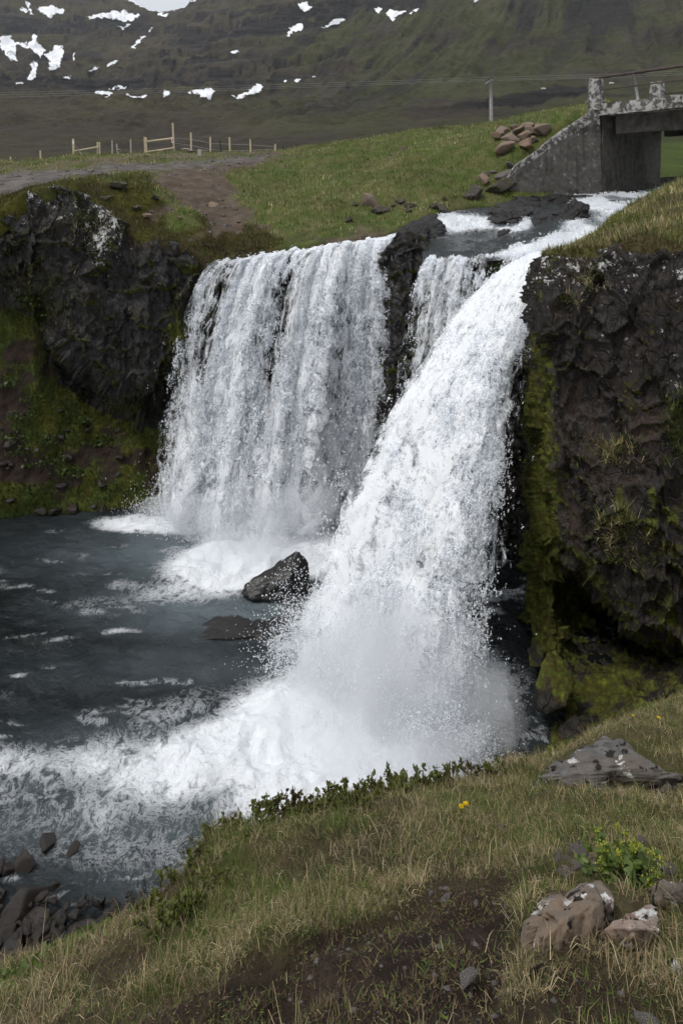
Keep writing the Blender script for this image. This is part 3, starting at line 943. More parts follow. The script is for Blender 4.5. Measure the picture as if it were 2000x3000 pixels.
RCV, RCN, RC_LOW, RC_PX, RC_PY, RC_MOSS = v, n, low, px_, py_, moss
print("cliffs", time.time() - T0)

# ------------------------------------------------------------------ near bank
FC = [  # px, py, distance
    (-300, 3000, 2.3), (0, 3000, 2.0), (500, 3000, 1.58), (1000, 3000, 1.33), (1500, 3000, 1.27), (2000, 3000, 1.27), (2600, 3000, 1.27),
    (300, 2900, 2.05), (600, 2800, 1.98), (780, 2890, 1.58), (1000, 2800, 1.62), (1500, 2800, 1.53), (2000, 2800, 1.53),
    (700, 2650, 2.3), (900, 2650, 2.08), (1200, 2650, 1.92), (1600, 2620, 1.85), (2000, 2600, 1.85),
    (800, 2480, 2.65), (1000, 2480, 2.55), (1400, 2450, 2.5), (1700, 2450, 2.45), (2000, 2450, 2.4), (2600, 2450, 2.4),
    (1300, 2330, 3.2), (1600, 2320, 3.3), (2000, 2320, 3.2), (1700, 2200, 4.05), (2000, 2150, 4.2), (2600, 2150, 4.2),
    (-300, 2900, 2.7), (0, 2840, 2.7), (150, 2760, 2.9), (300, 2700, 2.98), (430, 2650, 3.0), (540, 2560, 2.95), (620, 2455, 2.95), (740, 2400, 3.0), (850, 2372, 3.08), (1000, 2330, 3.22), (1150, 2298, 3.42),
    (1350, 2268, 3.66), (1500, 2238, 3.92), (1600, 2194, 4.3), (1700, 2144, 4.7), (1850, 2082, 5.2), (2000, 2032, 5.6), (2400, 1900, 6.0),
]
FC = np.array(FC, float)
FC[-17:, 1] += 22
FC[-18:-12, 1] += 26
FC[-16:-12, 1] += 34
fw = PP(FC)
ex = np.array([(-3, -3, -1.5), (0, -3, -1.5), (3, -3, -1.4), (0, 0, -1.58), (-1.2, .2, -1.9), (1.2, 0, -1.55), (-3, .5, -2.9), (3, 1, -1.6), (-3, 2, -3.6),
               # the drop to the pool and the stony shore
               (-1.9, 3.6, -5.2), (-1.2, 3.9, -5.2), (-.5, 4.0, -5.2), (.1, 4.1, -5.0), (.6, 4.4, -5.2), (1.2, 4.9, -5.4), (1.9, 5.6, -5.6), (2.7, 6.2, -5.6), (3.6, 6.9, -6.0),
               (-3.4, 4.6, -6.6), (-2.2, 4.9, -7.0), (-1.0, 5.1, -7.4), (0, 5.3, -7.6), (1, 5.8, -7.7), (2, 6.6, -7.6), (3, 7.3, -6.9),
               (-4.2, 6.2, -7.8), (-3.4, 6.4, -7.95), (-2.6, 6.6, -8.05), (-1.6, 6.6, -8.2), (0, 6.6, -8.7), (1.5, 7.4, -8.8), (-4.6, 7.4, -8.05), (-3.7, 7.5, -8.2), (-3, 7.6, -8.3), (-4.8, 8.5, -8.3), (-3.5, 8.6, -8.7),
               (-6, 6, -7.3), (-6, 8, -7.9), (0, 8.5, -9.5), (4, 8, -7.5), (6, 8, -6.5), (-6, 3, -5.0)])
fw = np.concatenate([fw, ex])
f_fg = RBF(fw[:, :2], fw[:, 2], .003)
nx, ny = 330, 390
ux = np.linspace(-1, 1, nx)
uy = np.linspace(0, 1, ny)
UX, UY = np.meshgrid(ux, uy, indexing='ij')
Y = -.6 + .9 * UY + 8.3 * UY ** 2.2
X = UX * (1.1 + .62 * np.maximum(Y, 0))
Z = f_fg(np.stack([X, Y], -1))
Z = blur(Z, 2)
fv = np.stack([X, Y, Z], -1)
fpx, fpy = topix(np.where(Y[..., None] > .3, fv, fv * 0 + np.array((0, 1, -9.))))
vis = sstep(.8, 1.2, Y)
PD = [(560, 3100), (640, 2900), (760, 2800), (900, 2740), (1050, 2690), (1180, 2640), (1330, 2560), (1480, 2540), (1600, 2560), (1560, 2660), (1520, 2780), (1480, 2900), (1560, 3100)]
wob = fbm(np.stack([X * 6, Y * 6, 0 * X], -1), 4, 131) * 42
dirt = polymask(fpx, fpy, PD, 26, wob)
dirt = np.maximum(dirt, .85 * polymask(fpx, fpy, [(240, 3100), (420, 2960), (640, 2870), (760, 2830), (620, 2940), (500, 3100)], 25, wob * .5))
dirt = np.maximum(dirt, .75 * polymask(fpx, fpy, [(1480, 2900), (1700, 2860), (1950, 2900), (2100, 3100), (1480, 3100)], 40, wob))
dirt = np.maximum(dirt, .5 * sstep(.1, .6, fbm(np.stack([X * 3, Y * 3, 0 * X], -1), 4, 133)) * sstep(2350, 2480, fpy))
dirt = np.where(Y < .5, 1, dirt)
shore = sstep(-6.4, -7.0, Z)
bar = polymask(fpx, fpy, [(700, 3000), (800, 2880), (960, 2790), (1120, 2760), (1060, 2830), (900, 2900), (820, 3020)], 25)
Z2 = Z + fbm(fv / .16, 5, 135) * .022 + fbm(fv / .5, 3, 136) * .03 * (1 - bar) - bar * .05 - dirt * .02
# hummocky turf along the edge
Z2 += (1 - dirt) * np.maximum(fbm(np.stack([X / .22, Y / .22, 0 * X], -1), 3, 139), 0) * .05
fv[..., 2] = Z2
mixn = sstep(-.5, .5, fbm(fv / .25, 4, 141))[..., None]
g1 = np.array((.075, .080, .022)) * mixn + np.array((.115, .092, .048)) * (1 - mixn)
d1 = np.array((.028, .017, .0115)) * (1 - mixn) + np.array((.050, .032, .022)) * mixn
gr = sstep(.25, .7, fbm(fv / .05, 3, 142))[..., None] * .35
d1 = d1 * (1 - gr) + np.array((.075, .058, .044)) * gr
c = g1 * (1 - dirt[..., None]) + d1 * dirt[..., None]
c = c * (1 - shore[..., None]) + np.array((.022, .020, .019)) * shore[..., None]
me = mesh_np("near_bank", fv, gridf(nx, ny), True, M_FG)
attr(me, 'col', c.reshape(-1, 3))
obj("ground", me, kind="structure", label="steep grassy near bank with worn brown earth", category="ground")
FGV, FG_DIRT, FG_SHORE, FG_PX, FG_PY = fv, dirt, shore, fpx, fpy


def fg_z(x, y):
    return f_fg(np.array([[x, y]], float))[0]


# ------------------------------------------------------------------ pool
WZ = -7.9
nx, ny = 390, 350
UX, UY = np.meshgrid(np.linspace(0, 1, nx), np.linspace(0, 1, ny), indexing='ij')
Y = 6.2 * (17.2 / 6.2) ** UY
X = Y * (-.75 + UX * 1.15)
pv = np.stack([X, Y, 0 * X + WZ], -1)
ppx, ppy = topix(pv)


def blob(x, y, rx, ry, val=1.0, ang=0.0, k=2):
    a = rad(ang)
    dx, dy = ppx - x, ppy - y
    u = (dx * math.cos(a) + dy * math.sin(a)) / rx
    w_ = (-dx * math.sin(a) + dy * math.cos(a)) / ry
    return val * np.exp(-(u * u + w_ * w_) ** (k / 2))


foam = np.maximum.reduce([
    blob(480, 1535, 210, 30, 1.0, 0, 4), blob(760, 1640, 300, 85, 1.1, -8, 4), blob(600, 1720, 260, 50, .62, -6),
    blob(1040, 2120, 470, 220, 1.25, -14, 4), blob(720, 2200, 520, 130, .85, -12, 3), blob(330, 2230, 420, 110, .58, -8), blob(1000, 2310, 420, 110, .85, -10, 3),
    blob(1080, 1900, 220, 60, .8, -20), blob(1450, 2150, 130, 80, .45), blob(950, 1880, 180, 26, .7, -10), blob(60, 2240, 200, 80, .55),
    blob(330, 2360, 520, 130, .42, -6), blob(430, 2490, 460, 150, .36), blob(560, 2640, 300, 80, .36), blob(150, 2480, 240, 110, .34), blob(520, 2080, 260, 60, .40, -18), blob(330, 1760, 330, 40, .34, -5),
])
str_ = fbm(np.stack([ppx / 130, ppy / 26, 0 * X], -1), 4, 151)
foam = np.maximum(foam, .14 + .24 * sstep(.0, .7, str_) * sstep(-.3, .3, fbm(np.stack([ppx / 300, ppy / 120, 0 * X], -1), 3, 152)))
for (x, y, rx, ry, vv) in [(355, 1850, 70, 12, .8), (75, 1865, 130, 9, .55), (170, 1877, 60, 8, .6), (60, 1980, 34, 9, .75), (240, 1630, 60, 18, .5), (160, 1555, 50, 12, .5), (850, 1875, 120, 22, .62), (620, 1960, 60, 10, .4), (350, 1600, 80, 14, .45)]:
    foam = np.maximum(foam, blob(x, y, rx * 1.2, ry, vv * .62, -6))
foam = np.clip(foam, 0, 1.2)
milk = np.clip(np.maximum.reduce([blob(640, 2260, 640, 150, .8), blob(300, 2420, 420, 110, .5), blob(450, 2560, 400, 110, .25), blob(700, 1780, 420, 90, .75), blob(700, 1620, 500, 110, .8), blob(700, 1960, 600, 70, .35), blob(1200, 2150, 300, 200, .7)]) + .0, 0, 1)
hum = np.abs(fbm(np.stack([X / .55, Y / .55, 0 * X], -1), 4, 161))
wav = fbm(np.stack([X / .8, Y / .5, 0 * X], -1), 5, 163)
fs = sstep(.45, 1.0, foam)
pv[..., 2] += wav * .05 * (1 + 1.0 * fs) + fbm(np.stack([X / .3, Y / .16, 0 * X], -1), 3, 167) * .014 + fs * ((.5 - hum) * .15 + fbm(np.stack([X / .14, Y / .14, 0 * X], -1), 3, 165) * .010)
me = mesh_np("pool", pv, gridf(nx, ny), True, M_POOL)
attr(me, 'foam', foam.ravel()); attr(me, 'milk', milk.ravel())
obj("pool_water", me, kind="structure", label="dark plunge pool streaked with white foam below the falls", category="water")

# ------------------------------------------------------------------ river above the falls
RV = [
    [(1770, 566, 26), (1850, 560, 26.5), (1930, 552, 27), (2060, 545, 28)],
    [(1680, 577, 22), (1760, 578, 21.6), (1840, 575, 21.5), (2000, 570, 21.5)],
    [(1540, 592, 20.5), (1680, 595, 19.8), (1770, 600, 19.3), (1870, 606, 19)],
    [(1290, 621, 18.9), (1480, 612, 18.6), (1650, 625, 18), (1820, 640, 17.5)],
    [(1245, 672, 18.2), (1400, 686, 17.7), (1600, 656, 16.9), (1780, 685, 16)],
    [(1240, 702, 17), (1400, 703, 16.6), (1560, 688, 15.8), (1730, 718, 15)],
    [(1235, 742, 15.5), (1430, 738, 15.0), (1560, 730, 14.2), (1670, 735, 13.6)],
    [(1235, 772, 15.1), (1430, 764, 14.7), (1560, 752, 13.8), (1660, 752, 13.3)],
]
g = loft(RV, 260, 150, 3)
px_, py_ = topix(g)
step = np.exp(-((py_ - 655) / 22) ** 2) * (1 - sstep(1520, 1600, px_))
lane = sstep(0, 60, px_ - np.interp(py_, [560, 600, 640, 690, 740], [1640, 1640, 1640, 1580, 1430]))
rn = fbm(np.stack([g[..., 0] * 1.2, g[..., 1] * .8, 0 * px_], -1), 4, 171)
foam = np.clip(.10 + step * .85 + lane * (.42 + .34 * sstep(640, 720, py_)) + .24 * rn + .2 * np.exp(-((py_ - 690) / 14) ** 2) * (1 - sstep(1480, 1560, px_)) + .22 * np.exp(-((py_ - 605) / 12) ** 2) * sstep(1650, 1700, px_), 0, 1.1)
n = gnormals(g)
g = g + np.array((0, 0, 1.)) * (fbm(g / np.array((.35, .5, .35)), 4, 173) * (.03 + .07 * foam))[..., None]
me = mesh_np("river", g, gridf(260, 150, True), True, M_RIVER)
attr(me, 'foam', foam.ravel()); attr(me, 'milk', np.clip(.15 + .8 * lane, 0, 1).ravel())
obj("river_water", me, kind="structure", label="rapids running over rock steps below the concrete bridge", category="water")
RVV = g
foam_r = foam
g = loft([[(630, 778, 15.95), (640, 768, 16.6)], [(850, 744, 16.1), (850, 735, 16.9)], [(1120, 704, 16.5), (1120, 697, 17.2)], [(1160, 690, 16.9), (1170, 676, 17.7)]], 150, 20, 0)
g[..., 2] += fbm(g / .3, 4, 175) * .05
me = mesh_np("river", g, gridf(150, 20), True, M_RIVER)
attr(me, 'foam', (.62 + .3 * fbm(g / .5, 2, 176)).ravel()); attr(me, 'milk', np.full(3000, .6))
obj("river_water", me, kind="structure", label="shallow channel feeding the lip of the wide left fall", category="water")
print("water", time.time() - T0)
# ------------------------------------------------------------------ falling water
G_ = 9.81


def points_obj(name, pts, radius, parent=None, mat=M_WHITE, **props):
    me_ = bpy.data.meshes.new(name)
    pts = np.ascontiguousarray(pts, np.float32)
    me_.vertices.add(len(pts))
    me_.vertices.foreach_set('co', pts.ravel())
    a = me_.attributes.new('rad', 'FLOAT', 'POINT')
    a.data.foreach_set('value', np.ascontiguousarray(radius, np.float32))
    me_.materials.append(mat)
    ng = bpy.data.node_groups.get("drops")
    if ng is None:
        ng = bpy.data.node_groups.new("drops", 'GeometryNodeTree')
        ng.interface.new_socket("Geometry", in_out='INPUT', socket_type='NodeSocketGeometry')
        ng.interface.new_socket("Geometry", in_out='OUTPUT', socket_type='NodeSocketGeometry')
        i = ng.nodes.new('NodeGroupInput'); o = ng.nodes.new('NodeGroupOutput')
        mp = ng.nodes.new('GeometryNodeMeshToPoints')
        na = ng.nodes.new('GeometryNodeInputNamedAttribute'); na.data_type = 'FLOAT'
        na.inputs['Name'].default_value = 'rad'
        sm = ng.nodes.new('GeometryNodeSetMaterial'); sm.inputs['Material'].default_value = mat
        ng.links.new(i.outputs[0], mp.inputs['Mesh'])
        ng.links.new(na.outputs[0], mp.inputs['Radius'])
        ng.links.new(mp.outputs[0], sm.inputs['Geometry'])
        ng.links.new(sm.outputs[0], o.inputs[0])
    ob = obj(name, me_, parent, **props)
    md = ob.modifiers.new("drops", 'NODES')
    md.node_group = ng
    return ob


class Fall:
    """a ballistic sheet: lip polyline with launch velocities, sampled by s (along the lip) and t (seconds)"""

    def __init__(s, keys, wob=0.0):
        s.wob = wob
        k = np.array(keys, float)       # s, px, py, d, vx, vy, vz
        s.k = k
        s.p = PP(k[:, 1:4])
        s.v = k[:, 4:7]
        s.s = k[:, 0]
        s.w = np.linalg.norm(np.diff(s.p, axis=0), axis=1).sum()
        s.w2 = .5 * s.w + .5 * np.linalg.norm(np.diff(s.at(s.s, s.tmax(s.s)), axis=0), axis=1).sum()

    def at(s, u, t):
        p = np.stack([np.interp(u, s.s, s.p[:, i]) for i in range(3)], -1)
        v = np.stack([np.interp(u, s.s, s.v[:, i]) for i in range(3)], -1)
        w_ = u * 23.0
        p[..., 2] += s.wob * (.05 * np.sin(w_ * 1.7) * np.sin(w_ * .9 + 1) + .03 * np.sin(w_ * 4.3 + 2) + .015 * np.sin(w_ * 11.0))
        p[..., 1] += s.wob * (.10 * np.sin(w_ * 1.3 + .5) + .05 * np.sin(w_ * 3.1))
        q = p + v * t[..., None]
        q[..., 2] -= .5 * G_ * t * t
        return q

    def tmax(s, u):
        z0 = np.interp(u, s.s, s.p[:, 2]); vz = np.interp(u, s.s, s.v[:, 2])
        return (vz + np.sqrt(vz * vz + 2 * G_ * (z0 - WZ))) / G_


def emit(fall, N, cov, seed, spread=.35, rbase=.011, wavy=.16, clump=1.0, thick=.10, fs=(9., 2.2), upt=1.0):
    """points thrown along the fall, kept where a streaky, clotted density field is high"""
    r = np.random.default_rng(seed)
    u = r.random(N)
    tau = r.random(N) ** upt
    tm = fall.tmax(u)
    t = tau * tm
    W = fall.w
    # streaks follow the flow: u stays constant along a path, detail grows down the fall
    a = np.stack([u * W * 2.2, t * fs[1] * .6, np.full(N, seed * 1.7)], -1)
    s1 = fbm(a, 3, seed)
    b = np.stack([u * W * fs[0] * .6, t * fs[1] * 3.0, np.full(N, seed * .7)], -1)
    s2 = fbm(b, 4, seed + 3)
    q = fall.at(u, t)
    s3 = fbm(q * np.array((9., 9., 7.)), 3, seed + 5)
    c = cov(u, tau)
    dens = c + s1 * .42 + s2 * .40 * clump + s3 * .42 * clump
    keep = r.random(N) < sstep(.15, .75, dens)
    keep &= c > -1.5
    u, t, tau, q, dens = u[keep], t[keep], tau[keep], q[keep], dens[keep]
    n = len(u)
    wv = np.stack([fbm(q * 1.6 + k * 31.0, 3, seed + 40 + k) for k in range(3)], -1)
    q = q + wv * (wavy * tau)[:, None]
    w2 = np.stack([fbm(q * 7 + k * 17.0, 2, seed + 50 + k) for k in range(3)], -1)
    q = q + w2 * (.07 * (tau + .15))[:, None]
    q = q + r.normal(size=(n, 3)) * (thick * (.12 + tau))[:, None] * np.array((.5, 1.0, .5))
    # stray drops thrown clear
    st = r.random(n) < .045
    q[st] += r.normal(size=(st.sum(), 3)) * (spread * (tau[st] + .05))[:, None]
    big = np.exp(r.normal(size=n) * .42) * (.55 + .5 * np.clip(dens, 0, 1.3))
    # every clot is a few drops strung out along the flow
    m = 5
    vel = np.stack([np.interp(u, fall.s, fall.v[:, i]) for i in range(3)], -1)
    vel[:, 2] -= G_ * t
    vel /= np.linalg.norm(vel, axis=1, keepdims=True)
    off = vel[:, None] * (r.normal(size=(n, m, 1)) * rbase * 2.6) + r.normal(size=(n, m, 3)) * rbase * 1.1
    off *= big[:, None, None]
    q = (q[:, None] + off).reshape(-1, 3)
    rr = (rbase * big[:, None] * np.exp(r.normal(size=(n, m)) * .35)).ravel()
    rr[np.repeat(st, m)] *= .6
    ok = q[:, 2] > WZ - .1
    return q[ok], rr[ok]


def mat_sheet(name, lay, su=(9.0, 1.6), sl=(17.0, 8.0), lo=.22, hi=.95, c=(.94, .96, .985)):
    """torn sheet of falling white water: opaque where the water is dense, open lace where it is thin.
    attributes: fu metres across, fl metres down the flow, dens"""
    t = NT(name)
    fu, fl, dn = t.attr('fu'), t.attr('fl'), t.attr('dens')
    v1 = t.n('CombineXYZ', {0: fu, 1: fl, 2: lay * 3.7}).outputs[0]
    w = t.noise(v1, 1.6, 3, .5, col=True)
    w = t.n('VectorMath', {0: w, 1: (.5, .5, .5)}, operation='SUBTRACT').outputs[0]
    w = t.n('VectorMath', {0: w, 'Scale': .35}, operation='SCALE').outputs[0]
    v1 = t.n('VectorMath', {0: v1, 1: w}, operation='ADD').outputs[0]
    n1 = t.noise(t.mapping(v1, (su[0], su[1], 1)), 1.0, 6, .66)
    n2 = t.noise(t.mapping(v1, (sl[0], sl[1], 1)), 1.0, 6, .68, .6)
    r = t.math('SUBTRACT', 1.0, t.math('MULTIPLY', t.math('ABSOLUTE', t.math('SUBTRACT', n2, .5)), 6.0))
    val = t.math('ADD', dn, t.math('MULTIPLY', t.math('SUBTRACT', n1, .5), 2.6))
    val = t.math('ADD', val, t.math('MULTIPLY', t.math('SUBTRACT', r, .35), .40))
    al = t.ramp(val, lo, hi)
    d = t.pbr(c, .8, None, .1)
    tr = t.n('BsdfTranslucent', {'Color': c}).outputs[0]
    mx = t.n('MixShader', {0: .18}); t.set(mx, 1, d); t.set(mx, 2, tr)
    tp = t.n('BsdfTransparent').outputs[0]
    m2 = t.n('MixShader', {0: al}); t.set(m2, 1, tp); t.set(m2, 2, mx.outputs[0])
    return t.done(m2.outputs[0])


def sheet(name, fall, cov, nu, nv, seed, mat, back=0.0, off=0.0, t1=1.0, amp=1.0, t0=0.0):
    ls = int(fall.w * 1000) % 97
    U, TT = np.meshgrid(np.linspace(0, 1, nu), np.linspace(t0, t1, nv), indexing='ij')
    t = TT * fall.tmax(U)
    q = fall.at(U, t)
    seg = np.linalg.norm(np.diff(q, axis=1), axis=-1)
    fl = np.concatenate([np.zeros((nu, 1)), np.cumsum(seg, 1)], 1)
    wv = np.stack([fbm(q * 1.6 + k * 31.0, 3, ls + 40 + k) for k in range(3)], -1)
    q = q + wv * (.06 * amp * TT)[..., None]
    n = gnormals(q)
    n *= np.sign((n[..., 1:2]).mean())
    q = q + n * (back * (.25 + TT) + fbm(q * np.array((6., 6., 2.5)), 4, seed + 60) * .014 * amp * (TT + .15) + fbm(q * 2.0, 3, ls + 61) * .02 * amp * TT)[..., None]
    me_ = mesh_np(name, q, gridf(nu, nv), True, mat)
    attr(me_, 'fu', (U * fall.w2).ravel()); attr(me_, 'fl', fl.ravel()); attr(me_, 'dens', (cov(U, TT) + off).ravel())
    return me_


def bump1(x, c, w):
    return np.exp(-((x - c) / w) ** 2)


# wide left curtain
FL = Fall([(0.0, 642, 772, 15.75, -1.45, -.35, 0), (.10, 690, 764, 15.8, -1.15, -.7, 0), (.25, 770, 752, 15.9, -.95, -1.1, .1), (.5, 890, 735, 16.05, -.9, -1.5, .1),
           (.75, 1010, 718, 16.25, -.8, -1.5, .1), (.92, 1100, 706, 16.4, -.28, -1.1, 0), (1.0, 1142, 700, 16.45, .06, -.85, 0)], 1.0)


def cov_l(u, ta):
    c = .47 + .32 * bump1(u, .66, .13) + .26 * bump1(u, .27, .09) + .22 * sstep(.5, 1.0, ta) * bump1(u, .5, .5)
    c = c - .32 * bump1(u, .115, .055) * sstep(.02, .12, ta) * (1 - sstep(.55, .9, ta))
    c = c - .33 * bump1(u - .10 * ta, .45, .10) * sstep(.06, .25, ta) * (1 - sstep(.6, .9, ta))
    c = c - .18 * bump1(u + .06 * ta, .84, .06) * sstep(.35, .6, ta)
    c = c - .10 * sstep(.95, 1.0, u) * sstep(.2, .6, ta) - .45 * sstep(.07, 0, u) * sstep(.3, .8, ta)
    c = c + .45 * (1 - sstep(.0, .09, ta)) * sstep(.1, .3, u)
    return c


MSH = [mat_sheet("fall_sheet_%d" % k, k) for k in range(3)]
LF = obj("waterfall", sheet("waterfall", FL, cov_l, 130, 150, 11, MSH[0], .16, -.02), kind="structure", label="wide white curtain of water falling left of the dividing rock rib", category="waterfall")
obj("water_sheet", sheet("water_sheet", FL, cov_l, 130, 150, 12, MSH[1], .03, -.16), LF)
obj("water_sheet", sheet("water_sheet", FL, cov_l, 130, 150, 13, MSH[2], -.14, -.28, 1.0, 1.3), LF)
q, rr = emit(FL, 150000, cov_l, 11, .45, rbase=.0058)
points_obj("spray", q, rr, LF, kind="stuff")
nL = len(q)

# thin back curtain on the right
FB = Fall([(0.0, 1262, 754, 15.1, -1.0, -.55, 0), (.4, 1400, 748, 14.85, -.9, -.65, 0), (.75, 1500, 742, 14.4, -1.0, -.8, 0), (1.0, 1580, 738, 13.9, -1.2, -1.0, 0)], .4)


def cov_b(u, ta):
    c = .36 + .15 * bump1(u, .25, .12) - .55 * bump1(u, .63, .17) * bump1(ta, .20, .16)
    c = c - .3 * bump1(u, .05, .05) * sstep(.3, .5, ta) - .5 * bump1(ta, 0.0, .05 + .05 * np.sin(u * 23))
    return c


BF = obj("waterfall", sheet("waterfall", FB, cov_b, 90, 110, 23, MSH[1], .10, .0), kind="structure", label="thin lacy curtain over dark rock between the rib and the torrent", category="waterfall")
obj("water_sheet", sheet("water_sheet", FB, cov_b, 90, 110, 24, MSH[2], -.04, -.12), BF)
q, rr = emit(FB, 60000, cov_b, 23, .3, upt=1.3, rbase=.0055)
points_obj("spray", q, rr, BF, kind="stuff")
nB = len(q)

# the torrent on the right
FT = Fall([(0.0, 1575, 745, 13.75, -4.60, -2.65, -.9), (.25, 1590, 743, 13.6, -3.85, -2.9, -.6), (.5, 1605, 741, 13.5, -3.1, -3.1, -.25), (.75, 1618, 738, 13.4, -2.45, -3.35, .1), (1.0, 1632, 736, 13.3, -2.15, -3.6, 0)])


def cov_t(u, ta):
    c = .86 + .15 * bump1(u, .4, .3) + .25 * (1 - sstep(.1, .3, ta))
    c = c - .92 * sstep(.55, .98, u) * sstep(.30, .58, ta) * (1 - .45 * sstep(.85, 1, ta))
    c = c - .35 * sstep(.12, 0, u) * sstep(.25, .5, ta)
    c = c - .25 * bump1(u, .28, .10) * bump1(ta, .75, .15)
    return c


MST = [mat_sheet("torrent_sheet_%d" % k, k + 5, (6.0, 2.2), (13.0, 8.0)) for k in range(3)]
TF = obj("waterfall", sheet("waterfall", FT, cov_t, 130, 170, 37, MST[0], .22, .08), kind="structure", label="thick white torrent shooting leftwards beside the right cliff", category="waterfall")
obj("water_sheet", sheet("water_sheet", FT, cov_t, 130, 170, 38, MST[1], .02, -.05), TF)
obj("water_sheet", sheet("water_sheet", FT, cov_t, 130, 170, 39, MST[2], -.22, -.18, 1.0, 1.3), TF)
q, rr = emit(FT, 170000, cov_t, 37, .40, rbase=.0054, wavy=.22, thick=.17, fs=(24., 2.2))
points_obj("spray", q, rr, TF, kind="stuff")
nT = len(q)

# burst of spray and mist where the water lands
def burst(N, xy, sx, sy, hgt, seed, rb=.006):
    r = np.random.default_rng(seed)
    k = r.integers(0, len(xy), N)
    c = np.array(xy, float)[k]
    p_ = np.zeros((N, 3))
    p_[:, 0] = c[:, 0] + r.normal(size=N) * sx
    p_[:, 1] = c[:, 1] + r.normal(size=N) * sy
    p_[:, 2] = WZ + r.exponential(1, N) * hgt * (.4 + .6 * c[:, 2] if c.shape[1] > 2 else 1)
    dn = fbm(p_ * np.array((2.2, 2.2, 3.0)), 4, seed)
    kp = r.random(N) < sstep(-.35, .45, dn)
    p_ = p_[kp]
    return p_, rb * np.exp(r.normal(size=len(p_)) * .35)


us = np.linspace(0, 1, 30)
landT = FT.at(us, FT.tmax(us))
landL = FL.at(us, FL.tmax(us))
q, rr = burst(60000, landT[:, :2] + np.array((-.1, -.15)), .30, .34, .42, 71)
points_obj("spray", q, rr, TF, kind="stuff")
q, rr = burst(30000, landL[:, :2] + np.array((-.1, -.1)), .30, .22, .22, 73)
points_obj("spray", q, rr, LF, kind="stuff")
# water breaking over the half sunken rock
q, rr = burst(7000, [P(940 + 20 * k, 0, 0)[:2] * 0 + ((965 + 12 * k - 1000) / 2000 * 11.6, 11.6) for k in range(6)], .16, .14, .55, 75, .010)
points_obj("spray", q, rr, TF, kind="stuff")
# white water on the steps of the rapids
r_ = np.random.default_rng(5)
sel = np.where(foam_r.ravel() > .5)[0]
k = r_.choice(sel, 90000)
q = RVV.reshape(-1, 3)[k] + r_.normal(size=(90000, 3)) * np.array((.08, .10, .035)) + np.array((0, 0, .03))
dn = fbm(q * np.array((4, 3, 4.)), 4, 77)
kp = r_.random(90000) < sstep(0, .5, dn)
points_obj("river_spray", q[kp], .010 * np.exp(r_.normal(size=kp.sum()) * .35), None, kind="stuff", label="white spray leaping over the steps of the rapids", category="spray")


def mist(parent, pts, rxyz, dens, seed):
    """soft cloud of fine spray where the water lands: a closed lumpy body of thin white air"""
    V_, F_ = [], []
    for k_, (c_, r0) in enumerate(zip(pts, rxyz)):
        v_, f_ = ICO_(3)
        d_ = v_ * (1 + .35 * fbm(v_ * 1.6 + k_ * 7.0, 3, seed + k_))[:, None]
        me_ = mesh_np("mist", d_ * np.array(r0) + np.array(c_), f_, True)
        m = bpy.data.materials.get("mist_%g" % dens)
        if m is None:
            m = bpy.data.materials.new("mist_%g" % dens)
            m.use_nodes = True
            m.node_tree.nodes.clear()
            o_ = m.node_tree.nodes.new('ShaderNodeOutputMaterial')
            p_ = m.node_tree.nodes.new('ShaderNodeVolumePrincipled')
            p_.inputs['Color'].default_value = (.97, .98, 1.0, 1)
            p_.inputs['Density'].default_value = dens
            m.node_tree.links.new(p_.outputs[0], o_.inputs['Volume'])
        me_.materials.append(m)
        obj("mist", me_, parent, kind="stuff")


def ICO_(k):
    t_ = (1 + 5 ** .5) / 2
    bm = __import__('bmesh').new()
    __import__('bmesh').ops.create_icosphere(bm, subdivisions=k + 1, radius=1)
    bm.verts.index_update()
    v_ = np.array([x.co[:] for x in bm.verts]); f_ = np.array([[y.index for y in x.verts] for x in bm.faces])
    bm.free()
    return v_, f_


mT = [(-.1, 10.3, WZ + .2), (.35, 10.1, WZ + .35), (1.05, 9.75, WZ + .4), (1.65, 9.5, WZ + .3)]
mist(TF, mT, [(.7, .6, .6), (.95, .8, .95), (.9, .75, 1.0), (.7, .6, .7)], 1.0, 81)
mist(TF, [(-.2, 9.4, WZ + .12), (.5, 9.0, WZ + .18), (1.2, 8.7, WZ + .15)], [(.9, .6, .34), (1.0, .7, .42), (.8, .6, .35)], .7, 87)
mL = [(-2.2, 13.7, WZ + .1), (-1.2, 13.6, WZ + .12), (-3.9, 15.2, WZ + .2), (-2.9, 14.7, WZ + .25), (-1.9, 14.3, WZ + .3), (-.9, 14.5, WZ + .3)]
mist(LF, mL, [(.9, .5, .3), (.9, .5, .32), (.55, .4, .34), (.9, .6, .7), (.9, .6, .8), (.9, .7, .9)], .8, 83)
print("falls", nL, nB, nT, time.time() - T0)
# ------------------------------------------------------------------ stones
import bmesh


